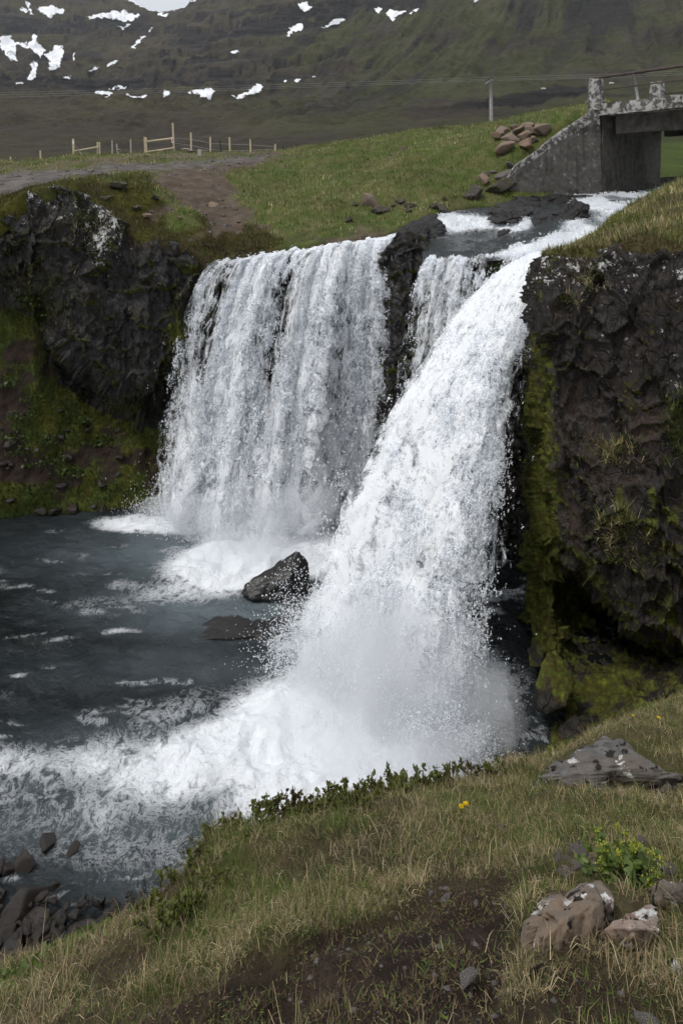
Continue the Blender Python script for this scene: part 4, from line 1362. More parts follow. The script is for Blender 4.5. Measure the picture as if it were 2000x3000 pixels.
def mat_stone(name, c0, c1, c2, lich=.0, dark=.0, rough=.8, sc=10.0):
    """boulder: two-tone stone, pale lichen patches, dark lichen spots"""
    t = NT(name)
    p = t.n('TexCoord').outputs['Object']
    oi = t.n('ObjectInfo').outputs['Random']
    p = t.n('VectorMath', {0: p, 1: t.n('CombineXYZ', {0: t.math('MULTIPLY', oi, 37.0), 1: oi, 2: oi}).outputs[0]}, operation='ADD').outputs[0]
    n1 = t.noise(p, sc * .5, 6, .62)
    n2 = t.noise(p, sc * 2.2, 6, .68)
    n3 = t.noise(p, sc * 9, 4, .6)
    c = t.mix(t.ramp(n2, .32, .68), c0, c1)
    c = t.mix(t.ramp(n1, .48, .68), c, c2)
    c = t.mix(t.math('MULTIPLY', t.ramp(oi, 0, 1), .35), c, c2)
    c = t.mix(t.math('MULTIPLY', t.ramp(n3, .55, .8), .4), c, (.03, .027, .025))
    if lich:
        l = t.ramp(t.noise(p, sc * .9, 7, .7), .74 - lich * .25, .77 - lich * .25)
        c = t.mix(l, c, t.mix(n3, (.40, .39, .37), (.70, .69, .66)))
    if dark:
        l = t.ramp(t.noise(p, sc * 1.6, 5, .6), .72 - dark * .2, .75 - dark * .2)
        c = t.mix(l, c, (.018, .014, .012))
    h = t.math('ADD', n2, t.math('MULTIPLY', n3, .4))
    return t.done(t.pbr(c, rough, t.bump(h, .65, .012), .3))


MS_GREY = mat_stone("grey_stone", (.085, .083, .080), (.17, .165, .16), (.12, .10, .085), .62, .75, .8, 9)
MS_BROWN = mat_stone("brown_stone", (.10, .088, .076), (.19, .165, .14), (.20, .145, .10), .66, .8, .8, 13)
MS_PINK = mat_stone("pale_stone", (.22, .18, .155), (.42, .37, .33), (.24, .13, .08), .7, .6, .8, 15)
MS_PEB = mat_stone("slate_pebble", (.075, .070, .070), (.145, .132, .126), (.125, .098, .075), 0, .1, .75, 20)
MS_WET = mat_stone("wet_stone", (.010, .010, .0105), (.032, .031, .031), (.026, .024, .022), 0, .0, .32, 5)
MS_SHORE = mat_stone("shore_stone", (.014, .013, .0125), (.048, .045, .042), (.046, .032, .023), .06, .0, .45, 6)
MS_RUST = mat_stone("rust_stone", (.13, .088, .060), (.25, .175, .125), (.19, .16, .14), .1, .15, .85, 3)
MS_BANK = mat_stone("lichen_stone", (.030, .027, .024), (.085, .076, .068), (.06, .055, .02), .5, .2, .85, 4)

_t = (1 + 5 ** .5) / 2
_iv = np.array([(-1, _t, 0), (1, _t, 0), (-1, -_t, 0), (1, -_t, 0), (0, -1, _t), (0, 1, _t), (0, -1, -_t), (0, 1, -_t), (_t, 0, -1), (_t, 0, 1), (-_t, 0, -1), (-_t, 0, 1)])
_if = np.array([(0, 11, 5), (0, 5, 1), (0, 1, 7), (0, 7, 10), (0, 10, 11), (1, 5, 9), (5, 11, 4), (11, 10, 2), (10, 7, 6), (7, 1, 8), (3, 9, 4), (3, 4, 2), (3, 2, 6), (3, 6, 8), (3, 8, 9), (4, 9, 5), (2, 4, 11), (6, 2, 10), (8, 6, 7), (9, 8, 1)])


def subdiv(v, f):
    e = np.sort(np.concatenate([f[:, [0, 1]], f[:, [1, 2]], f[:, [2, 0]]]), 1)
    ue, inv = np.unique(e, axis=0, return_inverse=True)
    inv = inv.reshape(-1)
    mid = (v[ue[:, 0]] + v[ue[:, 1]]) * .5
    n = len(f)
    a, b, c_ = len(v) + inv[:n], len(v) + inv[n:2 * n], len(v) + inv[2 * n:]
    f2 = np.concatenate([np.stack([f[:, 0], a, c_], 1), np.stack([f[:, 1], b, a], 1), np.stack([f[:, 2], c_, b], 1), np.stack([a, b, c_], 1)])
    return np.concatenate([v, mid]), f2


ICO = {}
_v, _f = _iv / np.linalg.norm(_iv[0]), _if
for _k in range(5):
    ICO[_k] = (_v, _f)
    _v, _f = subdiv(_v, _f)
    _v = _v / np.linalg.norm(_v, axis=1, keepdims=True)


def stone_mesh(name, seed, sub=3, planes=13, noise=.05, mat=None, rnd=.5):
    """angular stone of unit size: a sphere cut by random planes, edges slightly worn"""
    r = np.random.default_rng(seed)
    d, f = ICO[sub]
    i_ = np.arange(planes) + .5
    ph_ = np.arccos(1 - 2 * i_ / planes); th_ = np.pi * (1 + 5 ** .5) * i_
    n = np.stack([np.cos(th_) * np.sin(ph_), np.sin(th_) * np.sin(ph_), np.cos(ph_)], -1) + r.normal(size=(planes, 3)) * .28
    n /= np.linalg.norm(n, axis=1, keepdims=True)
    h = 1 - rnd + r.random(planes) * rnd
    k = d @ n.T
    rr = np.where(k > .05, h[None] / np.maximum(k, .05), 9)
    srt = np.sort(rr, 1)
    rad_ = np.minimum(srt[:, 0], 1.5)
    rad_ = rad_ - .02 * np.exp(-(srt[:, 1] - srt[:, 0]) * 25)
    v_ = d * rad_[:, None]
    v_ = v_ + d * (fbm(v_ * 2.3 + seed, 4, seed) * noise + fbm(v_ * 8 + seed, 3, seed + 3) * noise * .35)[:, None]
    me_ = mesh_np(name, v_, f, False, mat)
    return me_


def rotm(r):
    q = r.normal(size=4); q /= np.linalg.norm(q)
    return q


STONES = {}


def stone(name, loc, size, seed, mat, label, cat="stone", group=None, sub=3, rz=None, tilt=.35, variants=6, sub_=None):
    key = (mat.name, sub, seed % variants)
    if key not in STONES:
        STONES[key] = stone_mesh(name, 900 + seed % variants * 7 + sub, sub, 10, .016, mat, .5)
    o = obj(name, STONES[key], None, label=label, category=cat)
    if group:
        o["group"] = group
    r = np.random.default_rng(seed * 13 + 5)
    o.location = loc
    o.scale = np.array(size) * np.array((1.0 + .35 * r.random(), .75 + .35 * r.random(), .75 + .35 * r.random()))
    o.rotation_euler = (r.normal() * tilt, r.normal() * tilt, r.random() * 6.28 if rz is None else rz)
    return o


def hull_rock(name, pts, seed, mat, label, cat="rock", sub=4, amp=.03, fac=.10, fsc=.3, worn=2):
    """a rock of a given outline: the hull of measured corners, broken into facets and weathered"""
    pts = PP(np.array(pts, float))
    c0 = pts.mean(0)
    bm = bmesh.new()
    for p_ in pts - c0:
        bm.verts.new(p_)
    rsl = bmesh.ops.convex_hull(bm, input=bm.verts)
    for v_ in [v_ for v_ in bm.verts if not v_.link_faces]:
        bm.verts.remove(v_)
    bmesh.ops.triangulate(bm, faces=bm.faces)
    bm.verts.ensure_lookup_table(); bm.verts.index_update()
    v_ = np.array([x.co[:] for x in bm.verts]); f_ = np.array([[q_.index for q_ in x.verts] for x in bm.faces])
    bm.free()
    sz = np.ptp(v_, axis=0).max()
    for _ in range(sub):
        v_, f_ = subdiv(v_, f_)
    # worn edges: a little smoothing by averaging with neighbours
    e = np.unique(np.sort(np.concatenate([f_[:, [0, 1]], f_[:, [1, 2]], f_[:, [2, 0]]]), 1), axis=0)
    for _ in range(worn):
        acc = np.zeros_like(v_); cnt = np.zeros(len(v_))
        np.add.at(acc, e[:, 0], v_[e[:, 1]]); np.add.at(acc, e[:, 1], v_[e[:, 0]])
        np.add.at(cnt, e[:, 0], 1); np.add.at(cnt, e[:, 1], 1)
        v_ = v_ * .6 + acc / cnt[:, None] * .4
    d = v_ / (np.linalg.norm(v_, axis=1, keepdims=True) + 1e-9)
    fa, _, _ = facets(v_ / sz, (fsc, fsc, fsc), seed, 1.1, .7, .3, .12)
    v_ = v_ + d * (fa * fac * sz * .35 + fbm(v_ / sz * 9, 4, seed + 2) * amp * sz)[:, None]
    me_ = mesh_np(name, v_, f_, False, mat)
    attr(me_, 'moss', np.zeros(len(v_))); attr(me_, 'lichen', np.zeros(len(v_))); attr(me_, 'tint', np.ones(len(v_))); attr(me_, 'tinted', np.ones(len(v_)))
    o = obj(name, me_, None, label=label, category=cat)
    o.location = c0
    return o


def fg_hit(px, py_):
    """where the sight line of a photo spot meets the near bank"""
    ds = np.linspace(1.15, 6.2, 700)
    for _ in range(40):
        q_ = PP(np.stack([np.full(700, px), np.full(700, py_), ds], -1))
        zz_ = f_fg(q_[:, :2])
        h_ = q_[:, 2] < zz_
        if h_[1:].any() and not h_[0]:
            return q_[int(np.argmax(h_))]
        py_ += 6
    return q_[0]


def onbank(pts):
    """(px, py, lift): a spot on the near bank, pulled towards the viewer by the lift factor so that it stands proud"""
    return [(x, y, fg_hit(x, y)[1] * k) for (x, y, k) in pts]


hull_rock("rock", onbank([(1562, 2316, 1.02), (1572, 2276, .93), (1650, 2226, .90), (1705, 2204, .88), (1770, 2166, .86), (1800, 2168, .86), (1860, 2204, .87), (1930, 2246, .90), (1985, 2276, .93), (2012, 2312, 1.0),
                   (1600, 2330, 1.02), (1700, 2318, .98), (1850, 2312, .98), (1960, 2326, 1.0), (1750, 2250, 1.05), (1920, 2280, 1.05)]), 3, MS_GREY, "grey peaked rock with pale lichen lying in the grass at the brink", fac=.22, fsc=.22, worn=0)
hull_rock("rock", onbank([(1505, 2792, 1.03), (1545, 2690, .93), (1640, 2612, .89), (1738, 2570, .86), (1762, 2574, .86), (1808, 2632, .90), (1800, 2690, .95), (1660, 2690, .89), (1572, 2752, .92), (1560, 2850, 1.02), (1610, 2862, 1.03), (1720, 2800, 1.02), (1790, 2740, 1.02), (1740, 2640, 1.05)]), 8, MS_BROWN,
          "brown slanting slab rock with a mossy hollow beside the earth path", fac=.24, fsc=.25, worn=0)
hull_rock("rock", onbank([(1905, 2650, .93), (1930, 2664, .92), (1928, 2730, .92), (1918, 2815, 1.02), (1885, 2826, 1.03), (1800, 2806, 1.02), (1788, 2720, .92), (1830, 2684, .91), (1725, 2758, 1.0), (1760, 2790, 1.02), (1880, 2720, .90)]), 15, MS_PINK,
          "pale pink and white rock next to the brown slab", fac=.26, fsc=.25, worn=0)
hull_rock("rock", onbank([(1912, 2596, .95), (1945, 2580, .90), (2010, 2588, .88), (2060, 2640, .92), (2020, 2700, 1.02), (1960, 2690, 1.02), (1912, 2650, .98)]), 21, MS_BROWN, "rusty brown rock cut by the right picture edge", fac=.24, fsc=.25, worn=0)
hull_rock("rock", onbank([(1930, 2820, .97), (1965, 2802, .93), (2040, 2850, .93), (2030, 2910, 1.02), (1960, 2890, 1.02), (1940, 2860, 1.0)]), 25, MS_BROWN, "low brown rock half buried under grass at the lower right", fac=.12)
hull_rock("rock", onbank([(1538, 2870, 1.02), (1550, 2838, .96), (1590, 2815, .95), (1604, 2832, 1.0), (1575, 2862, 1.02)]), 27, MS_BROWN, "small flat stone at the foot of the brown slab", fac=.1, sub=3)
# rocks in the plunge pool
hull_rock("boulder", [(706, 1738, 12.4), (718, 1708, 12.45), (810, 1655, 12.7), (868, 1616, 12.8), (888, 1620, 12.8), (902, 1645, 12.8), (912, 1760, 12.5), (860, 1765, 12.25), (730, 1760, 12.2), (850, 1700, 12.35), (720, 1745, 13.4), (880, 1720, 13.4)], 31, MS_WET,
          "dark wedge-shaped boulder standing in the plunge pool", "boulder", fac=.08)
hull_rock("boulder", [(832, 1740, 12.0), (868, 1738, 12.05), (890, 1780, 11.8), (880, 1840, 11.6), (835, 1835, 11.6), (826, 1800, 11.7), (880, 1760, 12.4)], 35, MS_WET, "narrow dark rock leaning against the wedge-shaped boulder", "boulder", fac=.1)
hull_rock("boulder", [(548, 1846, 11.55), (580, 1872, 11.32), (700, 1868, 11.34), (860, 1866, 11.36), (930, 1850, 11.5), (900, 1808, 11.88), (780, 1790, 12.05), (640, 1803, 11.93), (600, 1990, 11.2), (900, 1990, 11.2)], 39, MS_WET, "flat dark slab awash in the plunge pool before the boulder", "boulder", fac=.05)
# stones on the shore at the lower left
SH = [(139, 2462, 58), (69, 2525, 64), (12, 2545, 44), (2, 2615, 36), (70, 2650, 100), (96, 2690, 80), (172, 2704, 62), (36, 2706, 78), (16, 2740, 56), (96, 2735, 48), (148, 2746, 50), (236, 2755, 78), (330, 2732, 70), (296, 2766, 50), (252, 2775, 42),
      (100, 2772, 42), (48, 2764, 34), (24, 2804, 80), (88, 2792, 50), (136, 2814, 70), (73, 2838, 32), (180, 2790, 46), (205, 2770, 40), (370, 2748, 44), (10, 2850, 30), (110, 2843, 26), (58, 2812, 34), (-40, 2640, 90), (-50, 2720, 80), (-30, 2580, 70), (160, 2590, 30), (215, 2480, 34), (400, 2770, 46), (155, 2850, 40), (120, 2660, 44), (200, 2822, 44), (230, 2800, 40), (270, 2800, 40), (320, 2790, 50)]
SHL_ = {0: "angular stone farthest out in the shallows off the shore", 1: "broad stone half under water left of the farthest one", 4: "big stone at the inner end of the shore pile by the water", 5: "dark jagged stone behind the big shore stone", 6: "tall upright slab on the shore beside open water", 7: "large sloping stone at the left edge of the shore pile",
        11: "brown rounded stone where the shore meets the grass", 12: "dark peaked stone at the right end of the shore", 17: "long slanting slab in the lower left corner of the shore", 31: "small stone beside the farthest one in the shallows"}
for i, (x, y, w_) in enumerate(SH):
    d = 7.86 * 2000 / (y - 480)
    s_ = w_ / 2000 * d * .56
    r_ = np.random.default_rng(i)
    stone("stone", P(x, y, d) + np.array((0, 0, -.02)), (s_ * (1 + .25 * r_.random()), s_ * .9, s_ * (.6 + .25 * r_.random())), i, MS_SHORE if i not in (11, 18, 19, 22) else MS_RUST if i == 11 and 0 else MS_SHORE,
          SHL_.get(i, "dark wet stone on the shore below the near bank"), "stone", None if i in SHL_ else "wet stones on the shore of the pool", 3)
r_ = np.random.default_rng(77)
for i in range(170):
    x, y = r_.uniform(-60, 420), r_.uniform(2620, 2870)
    if y > np.interp(x, [-60, 0, 150, 300, 430], [2880, 2850, 2780, 2715, 2660]):
        continue
    d = 7.82 * 2000 / (y - 480)
    s_ = r_.uniform(9, 26) / 2000 * d * .6
    stone("stone", P(x, y, d) + np.array((0, 0, .0)), (s_ * 1.2, s_, s_ * .7), 200 + i, MS_SHORE, "dark wet stone on the shore below the near bank", "stone", "wet stones on the shore of the pool", 2)
# foot of the left slope at the water line
for i, (x, y, w_) in enumerate([(210, 1490, 60), (262, 1478, 55), (320, 1455, 40), (160, 1498, 30), (120, 1500, 24), (300, 1490, 30)]):
    d = 7.86 * 2000 / (y - 480)
    s_ = w_ / 2000 * d * .6
    stone("boulder", P(x, y, d), (s_, s_ * .8, s_ * .75), 40 + i, MS_SHORE, ["mossy dark boulder at the water line under the left slope", "tallest dark boulder at the water line under the left slope", "boulder nearest the wide fall at the foot of the left slope", "small stone left of the mossy water line boulder",
          "smallest stone at the water line under the left slope", "low stone right of the tallest water line boulder"][i], "boulder")
# cairn-like heap of pebbles in the foreground
PB = [(1642, 2520, 34), (1676, 2508, 32), (1704, 2518, 36), (1632, 2538, 38), (1665, 2530, 30), (1686, 2490, 30), (1692, 2478, 22), (1728, 2528, 28), (1675, 2542, 24), (1700, 2548, 34), (1640, 2556, 20), (1660, 2556, 24), (1735, 2545, 26), (1658, 2568, 20), (1720, 2560, 24),
      (1768, 2528, 26), (1790, 2530, 24), (1836, 2505, 34), (1880, 2492, 40), (1894, 2480, 24), (1868, 2526, 30), (1905, 2545, 30), (1940, 2548, 40), (1960, 2565, 36)]


for i, (x, y, w_) in enumerate(PB):
    c_ = fg_hit(x, y + 6)
    s_ = w_ / 2000 * c_[1] * .58
    stone("pebble", c_ + np.array((0, 0, s_ * .8)), (s_ * 1.15, s_ * .95, s_ * .8), 300 + i, MS_PEB if i not in (8, 11) else MS_BROWN, "rounded grey pebble in the heap behind the brown slab rock" if i < 15 else "grey pebble beside the yellow-green flowering plant", "pebble",
          "pebbles heaped behind the slab rock" if i < 15 else "pebbles by the flowering plant", 3)
SG = [(1755, 2462, 34, "lone dark stone above the pebble heap"), (1718, 2430, 26, "pale brown stone in dry grass above the lone dark stone"), (1467, 2428, 26, "grey stone in grass left of the pebble heap"), (1302, 2636, 28, "flat pale stone at the top of the earth patch"), (1372, 2866, 40, "flat light stone lying on the earth path"),
      (1308, 2898, 18, "small round stone left of the flat light stone"), (1486, 2912, 30, "slate chip near the bottom edge on the earth"), (1544, 2636, 26, "beige stone just left of the brown slab"), (1526, 2890, 14, "tiny stone between slab and path"), (1395, 2645, 16, "tiny grey stone on the earth patch"), (1890, 2990, 40, "brown stone cut by the bottom edge"),
      (1376, 2918, 12, "tiny white pebble under the flat light stone"), (1262, 2616, 14, "small stone left of the flat pale stone")]
for i, (x, y, w_, lb) in enumerate(SG):
    c_ = fg_hit(x, y)
    s_ = w_ / 2000 * c_[1] * .55
    stone("stone", c_ + np.array((0, 0, s_ * .15)), (s_ * 1.2, s_ * .9, s_ * .5), 400 + i, MS_PEB if i in (0, 2, 6) else MS_GREY, lb, "stone", None, 3, tilt=.15)


def lb_hit(px, py_):
    """where the sight line of a photo spot meets the far bank"""
    i = int(np.clip(np.searchsorted(pxs2, px), 0, nu2 - 1))
    q_ = PYL[i]
    k_ = np.where(np.minimum.accumulate(q_) <= py_)[0]
    return LBV[i, k_[0] if len(k_) else -1].copy()


# quarried brown rocks by the bridge approach
BK = [(1457, 398, 38, 1), (1492, 404, 34, 0), (1488, 412, 56, 1), (1518, 385, 36, 1), (1535, 396, 40, 1), (1552, 402, 36, 1), (1538, 372, 34, 1), (1582, 374, 56, 1), (1532, 428, 44, 1), (1470, 445, 50, 1), (1500, 372, 30, 1), (1470, 382, 40, 1), (1557, 383, 30, 1)]
BL = ["leaning brown block at the left of the rock heap", "blue-grey stone among the brown rocks", "large brown block in the front of the heap", "flat brown rock at the back of the heap", "brown rock behind the middle of the heap", "brown rock right of the middle block", "light brown rock on top of the heap",
      "largest rust-brown rock at the right end of the heap", "red-brown slab at the foot of the heap", "lowest brown rock left below the heap", "small brown rock on the crest", "brown rock on the crest behind the leaning block", "small rock beside the largest rust-brown one"]
for i, (x, y, w_, k_) in enumerate(BK):
    c_ = lb_hit(x, y + 6)
    s_ = w_ / 2000 * c_[1] * .56
    stone("rock", c_ + np.array((0, -.1, s_ * .35)), (s_ * 1.05, s_, s_ * .75), 500 + i, MS_RUST if k_ else MS_GREY, BL[i], "rock", None, 3, tilt=.3)
BK2 = [(1083, 596, 62, 1), (1105, 620, 44, 0), (1168, 588, 26, 0), (1195, 605, 30, 0), (1190, 622, 24, 0), (1295, 615, 34, 0), (1385, 570, 62, 0), (1455, 558, 66, 0), (1415, 530, 42, 1), (1466, 524, 46, 2), (1418, 512, 24, 2), (1490, 500, 26, 2), (1440, 508, 16, 2), (1265, 608, 26, 0), (1020, 650, 20, 0), (1300, 584, 18, 0), (1150, 600, 18, 0), (1040, 604, 18, 0)]
BL2 = ["pinkish wedge rock on the grass below the dirt path", "mossy lichen rock below the pinkish wedge rock", "small upright lichen stone right of the pinkish wedge", "lichen stone in moss above the stream bank", "pale lichen stone low on the stream bank", "dark stone at the edge of the upper stream", "broad lichen-spotted boulder above the stream",
       "rounded mossy boulder beside the bridge wing wall", "flat rust-brown stone above the lichen boulder", "slate-grey block against the wing wall", "small grey stone on the flat rust-brown stone", "upright grey slab at the wing wall foot", "tiny grey stone above the flat rust-brown stone", "stone half sunk in moss near the stream edge",
       "small stone near the path over the wide fall", "small stone in grass above the stream", "pebble-like stone between the wedge and lichen stones", "small stone left of the pinkish wedge rock"]
for i, (x, y, w_, k_) in enumerate(BK2):
    c_ = lb_hit(x, y + 4)
    s_ = w_ / 2000 * c_[1] * .56
    stone("rock", c_ + np.array((0, -.05, s_ * .3)), (s_ * 1.1, s_ * .9, s_ * .75), 600 + i, (MS_BANK, MS_RUST, MS_PEB)[k_], BL2[i], "rock", None, 3, tilt=.3)
BK3 = [(430, 632, 26, 1), (455, 588, 24, 0), (402, 610, 34, 0), (628, 590, 30, 1), (524, 648, 14, 1), (700, 650, 12, 1), (345, 545, 46, 0), (310, 580, 30, 0), (560, 640, 10, 1), (650, 460, 8, 1)]
BL3 = ["brown square stone on the edge of the dirt path", "small grey stone on the mossy bulge", "lichen-spotted stone on the mossy bulge", "flat brown stone in the dirt path", "small pale stone on the dirt above the cliff", "white pebble by the lip of the wide fall", "lichen boulder on the upper rim", "lichen stone below the upper rim", "tiny stone on the dirt path", "tiny stone by the road"]
for i, (x, y, w_, k_) in enumerate(BK3):
    c_ = lb_hit(x, y + 3)
    s_ = w_ / 2000 * c_[1] * .56
    stone("rock", c_ + np.array((0, -.03, s_ * .25)), (s_ * 1.1, s_ * .9, s_ * .6), 650 + i, (MS_BANK, MS_RUST)[k_], BL3[i], "rock", None, 3, tilt=.2)
# dark sculpted rocks in the rapids
STR = [([(1610, 648, 17.6), (1640, 600, 17.9), (1690, 582, 18.1), (1722, 596, 18.0), (1732, 640, 17.6), (1700, 652, 17.2), (1640, 655, 17.2), (1690, 640, 18.6)], "tallest black water-worn rock in the rapids"),
       ([(1450, 600, 19.6), (1500, 574, 20.2), (1580, 568, 20.6), (1640, 572, 20.8), (1735, 572, 21.0), (1740, 588, 20.6), (1600, 604, 19.4), (1480, 612, 19.0), (1600, 600, 21)], "long black ledge of rock below the wing wall"),
       ([(1425, 640, 18.0), (1450, 612, 18.4), (1520, 605, 18.4), (1560, 622, 18.0), (1520, 652, 17.5), (1450, 655, 17.5), (1500, 640, 18.8)], "broad dark rock splitting the upper step of the rapids"),
       ([(1550, 645, 17.4), (1600, 625, 17.8), (1640, 632, 17.6), (1620, 655, 17.1), (1560, 658, 17.1), (1600, 650, 18.2)], "low dark rock left of the tallest one in the rapids"),
       ([(1452, 682, 16.9), (1475, 668, 17.1), (1500, 672, 17.0), (1490, 686, 16.7), (1460, 690, 16.6)], "small dark rock in the white basin of the rapids"),
       ([(1100, 738, 16.3), (1110, 718, 16.5), (1140, 706, 16.6), (1165, 712, 16.5), (1140, 740, 16.0), (1105, 770, 15.9), (1130, 770, 15.8), (1130, 730, 17.0)], "rounded wet rock at the right end of the wide fall's lip"),
       ([(1150, 700, 16.6), (1180, 664, 17.0), (1225, 646, 17.4), (1250, 655, 17.4), (1256, 690, 16.8), (1235, 720, 16.0), (1200, 735, 15.8), (1165, 750, 15.8), (1210, 700, 17.8)], "knobbly dark rock crowning the rib between the falls"),
       ([(1205, 655, 17.8), (1230, 636, 18.2), (1275, 628, 18.5), (1300, 650, 18.0), (1305, 680, 17.5), (1280, 700, 17.0), (1235, 695, 17.2)], "jagged ledge at the left side of the upper basin")]
for i, (pt, lb) in enumerate(STR):
    o = hull_rock("rock", pt, 700 + i * 5, M_ROCK, lb, "rock", 4, .05, .34, .14)
    if i == 6:
        o.data.attributes['lichen'].data.foreach_set('value', np.full(len(o.data.vertices), .25, np.float32))
        o.data.attributes['moss'].data.foreach_set('value', np.full(len(o.data.vertices), .18, np.float32))
# boulders in the dark under the right cliff
for i, (pt, lb) in enumerate([
        ([(1555, 2060, 9.6), (1575, 1960, 9.7), (1600, 1900, 9.8), (1625, 1898, 9.9), (1660, 1960, 9.7), (1690, 2000, 9.6), (1660, 2080, 9.3), (1600, 2110, 9.3), (1570, 2090, 9.4), (1630, 2000, 10.3)], "moss-capped boulder in the dark under the right cliff"),
        ([(1540, 1900, 10.6), (1570, 1880, 10.7), (1600, 1890, 10.7), (1590, 1960, 10.3), (1550, 1960, 10.3), (1570, 1920, 11)], "dark rock behind the moss-capped boulder beside the torrent"),
        ([(1630, 2130, 9.0), (1680, 2090, 9.2), (1720, 2110, 9.1), (1700, 2160, 8.8), (1640, 2170, 8.8), (1680, 2130, 9.5)], "flat wet stone at the pool's right shore")]):
    o = hull_rock("boulder", pt, 740 + i * 5, M_ROCKR, lb, "boulder", 4, .018, .06, .25, 10)
    z_ = np.zeros(len(o.data.vertices) * 3, np.float32); o.data.vertices.foreach_get('co', z_); z_ = z_.reshape(-1, 3)[:, 2]
    o.data.attributes['moss'].data.foreach_set('value', np.ascontiguousarray(np.clip((.72, .5, .1)[i] * sstep(-.3, .1, z_), 0, 1), np.float32))
print("stones", time.time() - T0)

# ------------------------------------------------------------------ bridge
def box_mesh(name, c, sz, mat, seg=1, rough=0.0, seed=0, bev=0.0):
    bm = bmesh.new()
    bmesh.ops.create_cube(bm, size=1)
    for v_ in bm.verts:
        v_.co = (v_.co.x * sz[0], v_.co.y * sz[1], v_.co.z * sz[2])
    if bev:
        bmesh.ops.bevel(bm, geom=bm.edges[:], offset=bev, segments=1, affect='EDGES')
    me_ = bpy.data.meshes.new(name)
    bm.to_mesh(me_); bm.free()
    me_.materials.append(mat)
    return me_


def slab_mesh(name, quad_bot, quad_top, mat, nu=2, nv=2, nw=2, rough=0.0, seed=0):
    """hexahedron from 4 lower and 4 upper corners, its faces gridded and roughened like old cast concrete"""
    c = np.array([quad_bot, quad_top], float)      # [2][4][3] corners in order round
    A = np.zeros((2, 2, 2, 3))
    for k in range(2):
        A[0, 0, k], A[1, 0, k], A[1, 1, k], A[0, 1, k] = c[k]
    u, v_, w_ = np.linspace(0, 1, nu), np.linspace(0, 1, nv), np.linspace(0, 1, nw)

    def pt(U, V, W):
        U, V, W = U[..., None], V[..., None], W[..., None]
        return ((A[0, 0, 0] * (1 - U) + A[1, 0, 0] * U) * (1 - V) + (A[0, 1, 0] * (1 - U) + A[1, 1, 0] * U) * V) * (1 - W) + ((A[0, 0, 1] * (1 - U) + A[1, 0, 1] * U) * (1 - V) + (A[0, 1, 1] * (1 - U) + A[1, 1, 1] * U) * V) * W
    vs_, fs_, off = [], [], 0
    for (a, b, fn, flip) in ((u, w_, lambda a_, b_: pt(a_, 0 * a_, b_), 0), (u, w_, lambda a_, b_: pt(a_, 0 * a_ + 1, b_), 1), (v_, w_, lambda a_, b_: pt(0 * a_, a_, b_), 1), (v_, w_, lambda a_, b_: pt(0 * a_ + 1, a_, b_), 0), (u, v_, lambda a_, b_: pt(a_, b_, 0 * a_), 1), (u, v_, lambda a_, b_: pt(a_, b_, 0 * a_ + 1), 0)):
        Aq, Bq = np.meshgrid(a, b, indexing='ij')
        vs_.append(fn(Aq, Bq).reshape(-1, 3))
        fs_.append(gridf(len(a), len(b), bool(flip)) + off)
        off += len(vs_[-1])
    V_ = np.concatenate(vs_)
    if rough:
        dn = np.stack([fbm(V_ * 2.3 + 9 * k + seed, 4, seed + k) for k in range(3)], -1)
        dn2 = np.stack([fbm(V_ * 11 + 9 * k + seed, 3, seed + 7 + k) for k in range(3)], -1)
        V_ = V_ + dn * rough + dn2 * rough * .35
    return mesh_np(name, V_, np.concatenate(fs_), False, mat)


def mat_concrete(name, dark=.0, white=.3):
    t = NT(name)
    p = t.pos()
    n1 = t.noise(p, 1.1, 6, .6)
    n2 = t.noise(p, 6, 6, .7)
    n3 = t.noise(p, 34, 4, .6)
    st = t.noise(t.mapping(p, (3, 3, .35)), 1.6, 5, .6)
    c = t.mix(t.ramp(n2, .3, .7), (.085 - dark * .4, .078 - dark * .4, .070 - dark * .4), (.17 - dark, .16 - dark, .148 - dark))
    c = t.mix(t.math('MULTIPLY', t.ramp(st, .52, .66), .55), c, (.045, .041, .037))
    c = t.mix(t.math('MULTIPLY', t.ramp(n1, .55, .68), .5), c, (.038, .036, .032))
    c = t.mix(t.math('MULTIPLY', t.ramp(t.noise(p, .8, 4, .6), .5, .62), .6), c, (.03, .028, .024))
    c = t.mix(t.ramp(t.math('ADD', n2, t.math('MULTIPLY', n3, .3)), .86 - white * .3, .91 - white * .3), c, (.40, .39, .38))
    c = t.mix(t.math('MULTIPLY', t.ramp(n3, .62, .72), .7), c, (.03, .028, .026))
    h = t.math('ADD', n2, t.math('MULTIPLY', n3, .5))
    return t.done(t.pbr(c, .9, t.bump(h, .8, .04), .2))


M_CON = mat_concrete("old_concrete")
M_COND = mat_concrete("dark_concrete", .018, .10)  # darker tone with fewer pale patches, for abutment, girders and wall stub
M_CONW = mat_concrete("lichen_concrete", .0, .75)
M_STEEL = mat_plain("rusty_steel", (.035, .024, .02), (.10, .075, .065), 8, .7, .4, .004)
M_RAIL = mat_plain("galvanised_rail", (.16, .15, .15), (.34, .33, .33), 5, .45, .2, .004)


def vadd(a, b):
    return (np.asarray(a, float) + np.asarray(b, float))


BR = empty("bridge", P(1758, 560, 22), label="old concrete road bridge with rusty railing at the upper right", category="bridge")


def part(name, me_, parent):
    o = obj(name, me_, parent)
    if parent.parent is None:
        o.matrix_parent_inverse.identity()
        o.location = -np.array(parent.location)
    return o


back = np.array((.74, .67, 0)) * 4.9          # across the bridge, away from the viewer
ax = np.array((.62, -.78, .03))               # along the deck towards the right
c0 = P(1758, 562, 22.0); c0[2] -= .5
top0 = P(1766, 338, 22.0)
